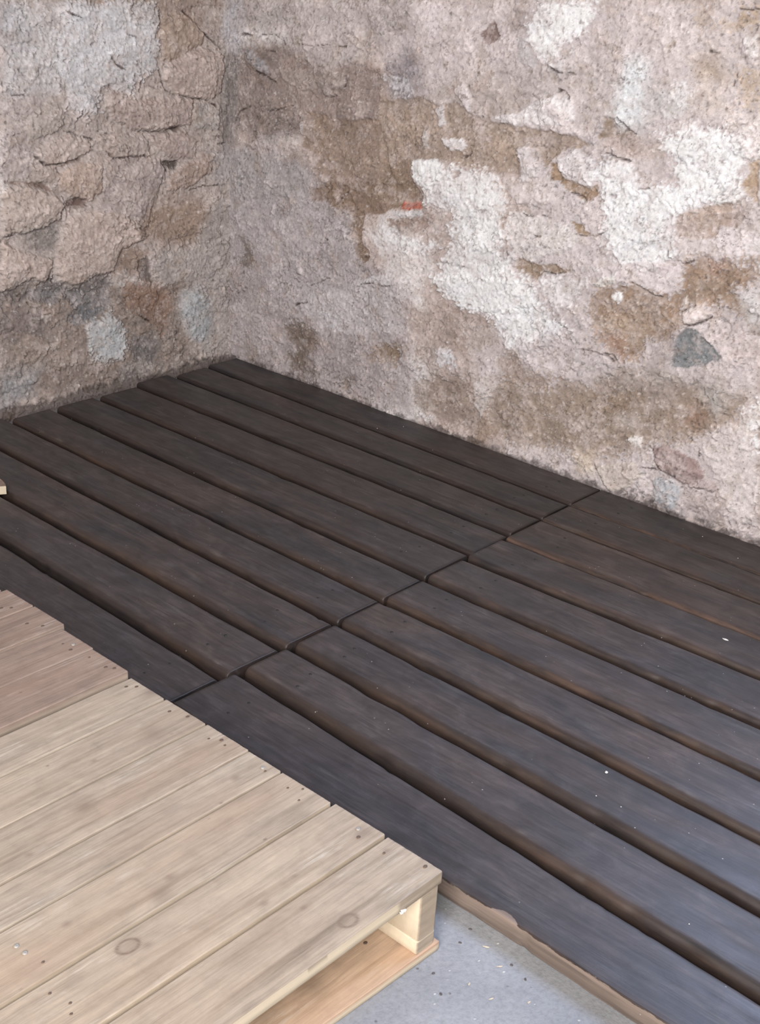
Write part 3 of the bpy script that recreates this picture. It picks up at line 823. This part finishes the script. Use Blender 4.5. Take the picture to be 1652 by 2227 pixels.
def mat_plain(name, col, rough=0.6, metal=0.0, var=0.25, scale=300):
    t = NT(name); co = t.objcoord()
    n = t.noise(co, scale, 3)
    t.l(t.mix(1.0, col, t.ramp(n, [(0.3, 1 - var), (0.7, 1 + var)]), 'MULTIPLY'), t.b.inputs['Base Color'])
    t.b.inputs['Roughness'].default_value = rough; t.b.inputs['Metallic'].default_value = metal
    return t.m


DARK = mat_dark()
HD = 0.032
NAILD = mat_plain('rusted_black_nail', (0.012, 0.011, 0.012), 0.6)
NAILM = mat_plain('dull_steel_nail', (0.30, 0.28, 0.25), 0.6, 0.2)
NAILH = mat_plain('sunk_nail_hole', (0.10, 0.065, 0.045), 0.8)


def disc_mesh(name, r, h, mat, seg=12, rx=1.0):
    V = []; 
    for k in range(seg):
        a = 2 * math.pi * k / seg; V.append((r * rx * math.cos(a), r * math.sin(a), -0.004))
    for k in range(seg):
        a = 2 * math.pi * k / seg; V.append((r * rx * math.cos(a), r * math.sin(a), h * .6))
    for k in range(seg):
        a = 2 * math.pi * k / seg; V.append((r * .75 * rx * math.cos(a), r * .75 * math.sin(a), h))
    F = []
    for b in (0, seg):
        for k in range(seg):
            n = (k + 1) % seg; F.append((b + k, b + n, b + seg + n, b + seg + k))
    return mesh_np(name, V, F, mat, True, ngons=[list(range(2 * seg, 3 * seg)), list(range(seg))[::-1]])


ND = disc_mesh('nail', 0.0026, 0.0004, NAILD, rx=1.4)
NM = disc_mesh('nail', 0.0034, 0.0012, NAILM)
NH = disc_mesh('nail', 0.0034, 0.0005, NAILH, rx=0.8)
NH2 = disc_mesh('nail', 0.0022, 0.0005, NAILH, rx=0.8)


def platform(name, label, x0, x1, rows, r_list, g_list, wear, seed, front_raw, stagger):
    """rows: far-edge y of each board at both ends (last entry = front edge)"""
    root = empty(name, (0.5 * (x0 + x1), -0.75, 0.0))
    tag(root, label, 'wooden platform', 'dark plank platforms against the walls')
    ox, oy = root.location.x, root.location.y
    rg = random.Random(seed)
    n = len(rows) - 1
    for i in range(n):
        (fa, fb), (na, nb) = rows[i], rows[i + 1]
        rf = r_list[i]; rn = r_list[i + 1]; g = g_list[i + 1]
        xa = x0 + stagger[i][0] ; xb = x1 + stagger[i][1]
        f = lambda s, fa=fa, fb=fb, rf=rf: fa + (fb - fa) * (s + ox - x0) / (x1 - x0) + 0.5 * rf - oy
        last = i == n - 1
        gg = 0.0 if last else 0.5 * rn + g
        nr = lambda s, na=na, nb=nb, gg=gg: na + (nb - na) * (s + ox - x0) / (x1 - x0) + gg - oy
        wv = wear[i]

        def at(SS, A, Z, TP, lo, hi, wv=wv, i=i, last=last, rn=rn, xa=xa, xb=xb):
            dn = A - lo                            # distance from the near side
            nz = fbm(SS * 3.0, 0 * SS + i * 3.1, 4, 30 + i)
            w = np.clip(wv * (1.0 - sstep(0.0, 0.02 + 0.03 * np.clip(nz + .2, 0, 1), dn)) + 0.6 * wv * np.clip(nz + 0.1, 0, 1), 0, 1)
            rim = np.exp(-((dn - rn * 0.9) / 0.0035) ** 2)
            pale = rim * np.clip(-0.05 + 1.1 * fbm(SS * 5, 0 * SS + i, 3, 60 + i), 0, 1)
            raw = np.full_like(w, -1.0)
            if last and front_raw:
                # distance from the arris, positive on the sawn side face
                raw = np.where(TP <= 1, np.maximum(HD - 0.001 - Z, -dn), -dn)
                raw = raw + 0.011 * np.exp(-((SS + ox - 2.245) / 0.020) ** 4) - 0.0005
                pale = pale * 1.2
            edge = 1 - sstep(rn * 0.45, rn * 1.05 + 0.002, dn)  # mask for the painted gap shade: rounded near edge, then both ends
            edge = np.maximum(edge, 1.0 * (np.minimum(SS - (xa - ox), (xb - ox) - SS) < 0.0019))
            return {'edge': edge, 'wear': w, 'pale': pale, 'raw': raw}
        rb = rg.uniform(-0.0012, 0.0012)
        b = plank('board', 'x', xa - ox, xb - ox, nr, f, 0.0, HD + rb, max(rn, .003), max(rf, .003), DARK, root, seed * 40 + i,
                  step=0.008, ntop=8, wob=0.0022, endr=0.0018, warp=0.0016, attr_fn=at, chips=9)
        # paired nails near both ends and at mid length
        for xx in ((xb - 0.105,) if x0 < 1 else (xa + 0.105, xb - 0.105)):
            for fr in (0.3, 0.68):
                yy = float(nr(np.array([xx - ox]))[0] * (1 - fr) + f(np.array([xx - ox]))[0] * fr)
                nl = link('nail', ND, b)
                nl.location = (xx - ox + rg.uniform(-.012, .012), yy + rg.uniform(-.008, .008), HD + rb + 0.0003)
    return root


LROWS = [(-0.008, -0.010), (-0.145, -0.158), (-0.288, -0.285), (-0.428, -0.420), (-0.583, -0.573), (-0.731, -0.743), (-0.876, -0.886),
         (-1.008, -1.030), (-1.166, -1.181), (-1.297, -1.337), (-1.455, -1.463)]
RROWS = [(-0.012, -0.012), (-0.162, -0.136), (-0.288, -0.263), (-0.444, -0.405), (-0.595, -0.540), (-0.740, -0.716), (-0.883, -0.870),
         (-1.024, -1.042), (-1.163, -1.202), (-1.299, -1.365), (-1.448, -1.478)]
platform('plank_platform', 'dark stained plank platform in the corner, its far end touching the left wall', 0.045, 1.459, LROWS,
         [.005, .009, .010, .009, .010, .011, .010, .011, .012, .013, .010], [0.004, .012, .018, .015, .018, .018, .017, .018, .019, .020, 0],
         [.1, .1, .15, .2, .2, .3, .2, .3, .2, .1, .1], 3, False,
         [(0.0, -.014), (.010, -.014), (-.004, -.008), (.018, -.004), (.016, -.002), (.014, .004), (0, .007), (0, .008), (0, .009), (0, .009)])
platform('plank_platform', 'brown-edged dark plank platform beside the concrete floor, nearest the photographer', 1.467, 2.93, RROWS,
         [.005, .005, .007, .013, .011, .012, .012, .013, .014, .015, .0025], [.002, .005, .008, .009, .017, .018, .018, .018, .019, .019, 0],
         [.9, .6, 1.0, .4, .4, .5, .4, .3, .3, .2, .2], 5, True,
         [(-.016, 0), (-.014, .004), (-.010, 0), (-.008, -.004), (-.006, .003), (.0, 0), (.002, -.003), (.008, 0), (.009, 0), (.009, 0)])


# ------------------------------------------------------------------ pale pallets
def mat_pallet(name, tint, fresh=(0.60, 0.50, 0.365)):
    t = NT(name)
    co = t.objcoord(); r, rv = t.rnd(61.0)
    g = t.mapping(co, (80, 3.2, 80), rv); g2 = t.mapping(co, (6, 1.4, 6), rv); g3 = t.mapping(co, (240, 11, 100), rv)
    grain = t.noise(g, 1.0, 6, 0.6, 0.5); blot = t.noise(g2, 1.6, 6, 0.6, 0.7); fine = t.noise(g3, 1.0, 4, 0.7)
    c = t.ramp(blot, [(0.28, [v * .72 for v in tint]), (0.5, tint), (0.72, [tint[0] * 1.16, tint[1] * 1.15, tint[2] * 1.12])])
    c = t.mix(t.math('MULTIPLY', r, 0.45), c, (tint[0] * 1.02, tint[1] * 0.93, tint[2] * 0.84))
    c = t.mix(0.75, c, t.ramp(grain, [(0.25, (0.68, 0.64, 0.60)), (0.5, (1, 1, 1)), (0.72, (1.16, 1.15, 1.13))]), 'MULTIPLY')
    c = t.mix(0.75, c, t.ramp(fine, [(0.26, 0.74), (0.5, 1.0), (0.74, 1.2)]), 'MULTIPLY')
    iso = t.noise(t.mapping(co, (1, 0.8, 1), rv), 30.0, 6, 0.7, 0.4)
    c = t.mix(0.6, c, t.ramp(iso, [(0.28, 0.76), (0.5, 1.0), (0.72, 1.16)]), 'MULTIPLY')
    vo = t.n('ShaderNodeTexVoronoi'); vo.inputs['Scale'].default_value = 38; t.l(t.mapping(co, (1, 0.6, 1), rv), vo.inputs['Vector'])
    spk = t.math('MULTIPLY', t.ramp(vo.outputs['Distance'], [(0.05, 1.0), (0.11, 0.0)]), t.ramp(t.noise(co, 14, 2), [(0.54, 0.0), (0.6, 1.0)]))
    c = t.mix(t.math('MULTIPLY', spk, 0.6), c, (0.12, 0.085, 0.06))
    # pale rubbed streaks, rosy heartwood drifts
    st = t.math('MULTIPLY', t.ramp(t.noise(g2, 3.1, 5, 0.7), [(0.54, 0.0), (0.68, 1.0)]), t.ramp(fine, [(0.45, 0.0), (0.62, 1.0)]))
    c = t.mix(t.math('MULTIPLY', st, 0.5), c, (0.53, 0.485, 0.42))
    c = t.mix(t.math('MULTIPLY', t.ramp(t.noise(t.mapping(co, (4, 1.0, 4), rv), 1.9, 3), [(0.5, 0.0), (0.75, 1.0)]), 0.45), c, (tint[0] * .98, tint[1] * .78, tint[2] * .66))
    k = t.attr('knot').outputs['Fac']
    c = t.mix(k, c, (0.17, 0.12, 0.088))
    f = t.attr('fresh').outputs['Fac']
    fc = t.mix(t.ramp(grain, [(0.25, 0.0), (0.75, 1.0)]), [v * 0.86 for v in fresh], fresh)
    c = t.mix(f, c, fc)
    t.l(c, t.b.inputs['Base Color'])
    t.l(t.ramp(blot, [(0.3, 0.50), (0.7, 0.66)]), t.b.inputs['Roughness'])
    t.b.inputs['Specular IOR Level'].default_value = 0.4
    t.bump(t.math('ADD', t.math('MULTIPLY', grain, 0.5), fine), 0.4, 0.0012)
    return t.m


PAL = mat_pallet('weathered_pine', (0.315, 0.259, 0.200))
PALR = mat_pallet('rosy_pine', (0.245, 0.180, 0.142))
PALB = mat_pallet('orange_pine', (0.43, 0.315, 0.225))


SPL = mat_plain('torn_white_fibre', (0.72, 0.68, 0.60), 0.9)


def pallet(label, x0, boards, y_end, y_far, mat, knots, seed, zvar, nails_at):
    x1 = boards[-1][1]
    root = empty('wooden_pallet', (0.5 * (x0 + x1), y_end - 0.5, 0.0))
    tag(root, label, 'pallet', 'pale pine pallets')
    ox, oy = root.location.x, root.location.y
    rg = random.Random(seed)
    HP, TB = 0.144, 0.022
    for i, (a, b) in enumerate(boards):
        dz = zvar[i]
        ye = y_end + rg.uniform(-0.003, 0.003)
        if isinstance(knots.get('end'), dict): ye += knots['end'].get(i, 0)
        kn = knots.get(i, [])

        def at(SS, A, Z, TP, lo, hi, kn=kn, a=a, b=b, i_=i, ye=ye):
            kv = np.zeros_like(SS)
            for (kx, ky, kr, kind) in kn:
                d = np.hypot((A + ox - kx), (SS + oy - ky) * 0.72) / kr
                if kind == 'ring':
                    kv = np.maximum(kv, 0.9 * np.exp(-((d - 1) / 0.16) ** 2) + 0.30 * (d < 1))
                else:
                    kv = np.maximum(kv, 0.6 * np.exp(-(d / 0.9) ** 2))
            fr = ((TP == 0) | (TP == 4)) * 1.0 + ((TP == 1) | (TP == 3)) * 0.75 * (Z < HP - 0.0012)
            if i_ < len(boards) - 1 or x1 < 2: fr = fr * 0.32
            else: fr = fr * (0.15 + 0.85 * sstep(-1.645, -1.655, SS + oy + 0.004 * fbm(Z * 200, SS * 0, 2, 4)))
            fr = fr * (1 - 0.8 * (SS + oy > ye - 0.0012))
            return {'knot': kv * (TP == 2), 'fresh': np.clip(fr, 0, 1)}
        o = plank('top_board', 'y', y_far - oy, ye - oy, lambda s, a=a: 0 * s + a - ox, lambda s, b=b: 0 * s + b - ox,
                  HP - TB + dz, HP + dz, 0.0018, 0.0018, mat, root, seed * 30 + i, step=0.0035, ntop=40, wob=0.0009, endr=0.0015,
                  rag=0.0016, warp=0.0010, attr_fn=at)
        w = b - a
        if i == len(boards) - 1 and x1 > 2:          # torn fibres hanging at the lower arris
            for k, (dy, sz) in enumerate(((0.0, 0.0042), (0.004, 0.0028), (-0.004, 0.0024))):
                V = [(0, -sz, sz * .5), (0.0025, -sz * .6, -sz), (0.0035, sz * .2, sz * .3), (0, sz, -sz * .2), (0.002, sz * .3, -sz * 1.3), (-0.002, 0, 0)]
                F = [(0, 1, 2, 2), (2, 1, 4, 3), (0, 5, 1, 1), (3, 4, 5, 5), (5, 0, 2, 3), (1, 5, 4, 4)]
                sm = bpy.data.meshes.new('splinter')
                sm.from_pydata(V, [], [tuple(dict.fromkeys(q)) for q in F]); sm.materials.append(SPL)
                so = link('splinter', sm, o); so.location = (x1 + 0.0005 - ox, -1.6410 + dy - oy, 0.1265 - 0.3 * abs(dy))
        for yy in nails_at:
            for k, fr in enumerate(rg.sample([0.2, 0.5, 0.78, 0.33, 0.65], rg.choice([2, 3]))):
                nl = link('nail', rg.choice([NH, NH, NM, NH2]), o)
                nl.location = (a + w * fr - ox, yy + rg.uniform(-0.014, 0.014) - oy, HP + dz + 0.0004)
    # stringers run across under the boards, in two sawn pieces
    for yy in nails_at:
        st = plank('stringer', 'x', x0 - ox, x1 - 0.002 - ox, lambda s, yy=yy: 0 * s + yy - 0.02 - oy, lambda s, yy=yy: 0 * s + yy + 0.0185 - oy,
                   0.0402, 0.1215, 0.001, 0.001, PAL, root, seed * 30 + 20, step=0.03, ntop=3, wob=0.0008, rag=0.0012,
                   attr_fn=lambda SS, A, Z, TP, lo, hi: {'knot': 0 * SS, 'fresh': 1 - 0.85 * (SS + ox > x1 - 0.0032)})
        plank('runner', 'x', x0 - ox, x1 - 0.002 - ox, lambda s, yy=yy: 0 * s + yy - 0.0205 - oy, lambda s, yy=yy: 0 * s + yy + 0.0185 - oy,
              0.0163, 0.0400, 0.0012, 0.001, PAL, root, seed * 30 + 21, step=0.03, ntop=3, wob=0.0008, rag=0.0012,
              attr_fn=lambda SS, A, Z, TP, lo, hi: {'knot': 0 * SS, 'fresh': 1 - 0.85 * (SS + ox > x1 - 0.0032)})

    for (a, b) in ((x1 - 0.142, x1 + 0.002), (0.5 * (x0 + x1) - 0.05, 0.5 * (x0 + x1) + 0.05), (x0, x0 + 0.1)):
        skew = 0.040 if a > 2.0 else 0.0       # the outermost lower board sits a little askew
        bb = plank('bottom_board', 'y', y_far - oy, y_end + 0.006 - oy, lambda s, a=a, skew=skew: a - ox + skew * (s + oy - y_end), lambda s, b=b, skew=skew: b - ox + skew * (s + oy - y_end),
                   0.0, 0.016, 0.0015, 0.0015, PALB, root, seed * 30 + 22, step=0.01, ntop=12, wob=0.001, rag=0.0015,
                   attr_fn=lambda SS, A, Z, TP, lo, hi: {'knot': 0.5 * np.exp(-(np.hypot((A + ox - 2.135) / 0.012, (SS + oy + 1.742) / 0.016)) ** 2)
                                                         + 0.55 * np.exp(-(np.abs(A + ox - 2.155 - 0.1 * (SS + oy + 1.65)) / 0.0012) ** 2) * ((SS + oy) > -1.74),
                                                         'fresh': ((TP == 0) | (TP == 4)) * 1.0})
        nl = link('nail', NH, bb); nl.location = (0.5 * (a + b) - ox, y_end - 0.075 - oy, 0.0164)
    return root


B1 = [(1.502, 1.590), (1.594, 1.694), (1.699, 1.797), (1.800, 1.872), (1.877, 1.981), (1.987, 2.087), (2.094, 2.197)]
K1 = {6: [(2.1737, -1.7236, 0.0105, 'ring'), (2.1151, -1.7484, 0.005, 'blot'), (2.1130, -1.5814, 0.004, 'blot')], 5: [(2.0623, -1.5779, 0.014, 'blot'), (2.0605, -1.7124, 0.004, 'blot'), (2.0090, -1.9572, 0.0115, 'ring'), (2.0722, -1.7794, 0.006, 'blot'), (2.0241, -1.9383, 0.006, 'blot')], 4: [(1.9447, -1.8366, 0.007, 'blot'), (1.9624, -1.8660, 0.014, 'blot'), (1.9222, -1.9885, 0.006, 'blot')], 3: [(1.8384, -1.6214, 0.006, 'blot')], 2: [(1.7388, -1.8261, 0.013, 'blot'), (1.7745, -1.9445, 0.005, 'blot')], 1: [(1.6552, -1.7481, 0.004, 'blot'), (1.6570, -1.6376, 0.02, 'blot')], 0: [(1.5611, -1.5609, 0.014, 'blot')]}
pallet('pale pine pallet in front, its open end facing the concrete floor', 1.502, B1, -1.557, -2.60, PAL, K1, 7,
       [0.0, -.0004, .0006, 0, .0005, 0, .0004], (-1.5785, -2.062, -2.555))
B2 = [(0.702, 0.800), (0.806, 0.900), (0.905, 0.997), (1.000, 1.086), (1.094, 1.181), (1.186, 1.279), (1.283, 1.377), (1.380, 1.482)]
pallet('rosy pine pallet at the left edge of the photo, behind the paler pallet', 0.702, B2, -1.545, -2.58, PALR,
       {'end': {4: .010, 5: .006, 6: .0, 7: -.004}}, 9, [0, .001, 0, .001, .003, .004, 0, 0.001], (-1.572, -2.05, -2.545))


# ------------------------------------------------------------------ half-round offcut on the dark boards
def half_round(name, cx, cy, R, ang, z0, z1, mat):
    n = 28; V = []; ring = []
    ca, sa = math.cos(ang), math.sin(ang)
    prof = [(1.0, z0), (1.0, z1 - .002), (0.985, z1)]
    pts = [(R * math.cos(math.pi * k / n), R * math.sin(math.pi * k / n)) for k in range(n + 1)]
    for (sc, z) in prof:
        for (x, y) in pts:
            x2, y2 = x * sc, y * sc
            V.append((ca * x2 - sa * y2, sa * x2 + ca * y2, z - z0))
    m = n + 1; F = []
    for b in range(len(prof) - 1):
        for k in range(m):
            q = (k + 1) % m
            F.append((b * m + k, b * m + q, (b + 1) * m + q, (b + 1) * m + k))
    me = mesh_np(name, V, F, mat, False, attrs={'knot': np.zeros(len(V)), 'fresh': np.array([1.0 if i < 2 * m else 0.0 for i in range(len(V))])},
                 ngons=[list(range(2 * m, 3 * m)), list(range(m))[::-1]])
    o = link(name, me); o.location = (cx, cy, z0)
    return o


ho = half_round('wood_offcut', 0.430, -1.256, 0.12, math.radians(60), HD + 0.001, HD + 0.023, PALR)
tag(ho, 'pale wood offcut with a rounded corner lying on the dark boards at the left edge', 'wood offcut')


# ------------------------------------------------------------------ crumbs and shavings
def crumb(name, x, y, z, sx, sy, sz, rot, mat, seed):
    rg = np.random.RandomState(seed); n = 8
    V = []
    for (z_, sc) in ((0, 1.0), (sz * .6, .9), (sz, .55)):
        for k in range(n):
            a = 2 * math.pi * k / n
            V.append((sx * sc * math.cos(a) * rg.uniform(.7, 1.15), sy * sc * math.sin(a) * rg.uniform(.7, 1.15), z_))
    F = [(b * n + k, b * n + (k + 1) % n, (b + 1) * n + (k + 1) % n, (b + 1) * n + k) for b in (0, 1) for k in range(n)]
    o = link(name, mesh_np(name, V, F, mat, False, ngons=[list(range(2 * n, 3 * n)), list(range(n))[::-1]]))
    o.location = (x, y, z); o.rotation_euler = (0, 0, rot)
    return o


WHT = mat_plain('white_plaster', (0.55, 0.53, 0.50), 0.9)
SHV = mat_plain('pale_shaving', (0.46, 0.39, 0.30), 0.8)
GREY = mat_plain('dark_grit', (0.07, 0.06, 0.06), 0.9)
tag(crumb('plaster_flake', 2.0641, -0.4786, 0.0335, .0075, .0028, .0016, 0.1, WHT, 1), 'largest white plaster flake lying on the dark boards near the right edge', 'plaster flake')
tag(crumb('plaster_crumb', 2.1505, -1.0510, 0.0335, .0030, .0030, .0022, 0.4, WHT, 2), 'round white plaster crumb alone in the middle of a dark board', 'plaster crumb')
tag(crumb('plaster_crumb', 0.7752, -0.1329, 0.0335, .0013, .0011, .0009, 0.0, WHT, 10), 'tiny white plaster crumb scattered on the dark boards', 'plaster crumb', 'plaster crumbs on the dark boards')
tag(crumb('plaster_crumb', 0.8138, -0.0646, 0.0335, .0013, .0011, .0009, 0.7, WHT, 11), 'tiny white plaster crumb scattered on the dark boards', 'plaster crumb', 'plaster crumbs on the dark boards')
tag(crumb('plaster_crumb', 1.7763, -0.0676, 0.0335, .0013, .0011, .0009, 1.4, WHT, 12), 'tiny white plaster crumb scattered on the dark boards', 'plaster crumb', 'plaster crumbs on the dark boards')
tag(crumb('plaster_crumb', 1.8937, -0.1102, 0.0335, .0013, .0011, .0009, 2.1, WHT, 13), 'tiny white plaster crumb scattered on the dark boards', 'plaster crumb', 'plaster crumbs on the dark boards')
tag(crumb('plaster_crumb', 2.1757, -1.1196, 0.0335, .0013, .0011, .0009, 2.8, WHT, 14), 'tiny white plaster crumb scattered on the dark boards', 'plaster crumb', 'plaster crumbs on the dark boards')
tag(crumb('plaster_crumb', 2.2215, -1.1148, 0.0335, .0013, .0011, .0009, 3.5, WHT, 15), 'tiny white plaster crumb scattered on the dark boards', 'plaster crumb', 'plaster crumbs on the dark boards')
tag(crumb('plaster_crumb', 2.4456, -1.2802, 0.0335, .0013, .0011, .0009, 4.2, WHT, 16), 'tiny white plaster crumb scattered on the dark boards', 'plaster crumb', 'plaster crumbs on the dark boards')
tag(crumb('wood_shaving', 2.2442, -1.4994, 0.0003, 0.0055, .0016, .0009, 0.50, SHV, 40), 'small pale wood shaving lying on the grey concrete', 'wood shaving', 'wood shavings on the concrete')
tag(crumb('wood_shaving', 2.2820, -1.5168, 0.0003, 0.0049, .0016, .0009, 0.85, SHV, 41), 'small pale wood shaving lying on the grey concrete', 'wood shaving', 'wood shavings on the concrete')
tag(crumb('wood_shaving', 2.3114, -1.5736, 0.0003, 0.0043, .0016, .0009, 1.20, SHV, 42), 'small pale wood shaving lying on the grey concrete', 'wood shaving', 'wood shavings on the concrete')
tag(crumb('wood_shaving', 2.3524, -1.5417, 0.0003, 0.0037, .0016, .0009, 1.55, SHV, 43), 'small pale wood shaving lying on the grey concrete', 'wood shaving', 'wood shavings on the concrete')
tag(crumb('wood_shaving', 2.2725, -1.5740, 0.0003, 0.0031, .0016, .0009, 1.90, SHV, 44), 'small pale wood shaving lying on the grey concrete', 'wood shaving', 'wood shavings on the concrete')
tag(crumb('grit', 2.2925, -1.5024, 0.0003, .0030, .0018, .0013, 0.0, GREY, 60), 'dark speck of grit on the grey concrete', 'grit', 'dark grit on the concrete')
tag(crumb('grit', 2.2050, -1.4880, 0.0003, .0030, .0018, .0013, 0.6, GREY, 61), 'dark speck of grit on the grey concrete', 'grit', 'dark grit on the concrete')
tag(crumb('grit', 2.2241, -1.5944, 0.0003, .0030, .0018, .0013, 1.2, GREY, 62), 'dark speck of grit on the grey concrete', 'grit', 'dark grit on the concrete')
tag(crumb('grit', 2.2492, -1.4498, 0.0003, .0030, .0018, .0013, 1.8, GREY, 63), 'dark speck of grit on the grey concrete', 'grit', 'dark grit on the concrete')
tag(crumb('grit', 2.3230, -1.5106, 0.0003, .0030, .0018, .0013, 2.4, GREY, 64), 'dark speck of grit on the grey concrete', 'grit', 'dark grit on the concrete')
tag(crumb('grit', 2.2565, -1.6170, 0.0003, .0030, .0018, .0013, 3.0, GREY, 65), 'dark speck of grit on the grey concrete', 'grit', 'dark grit on the concrete')
tag(crumb('grit', 2.2120, -1.5201, 0.0003, .0030, .0018, .0013, 3.6, GREY, 66), 'dark speck of grit on the grey concrete', 'grit', 'dark grit on the concrete')
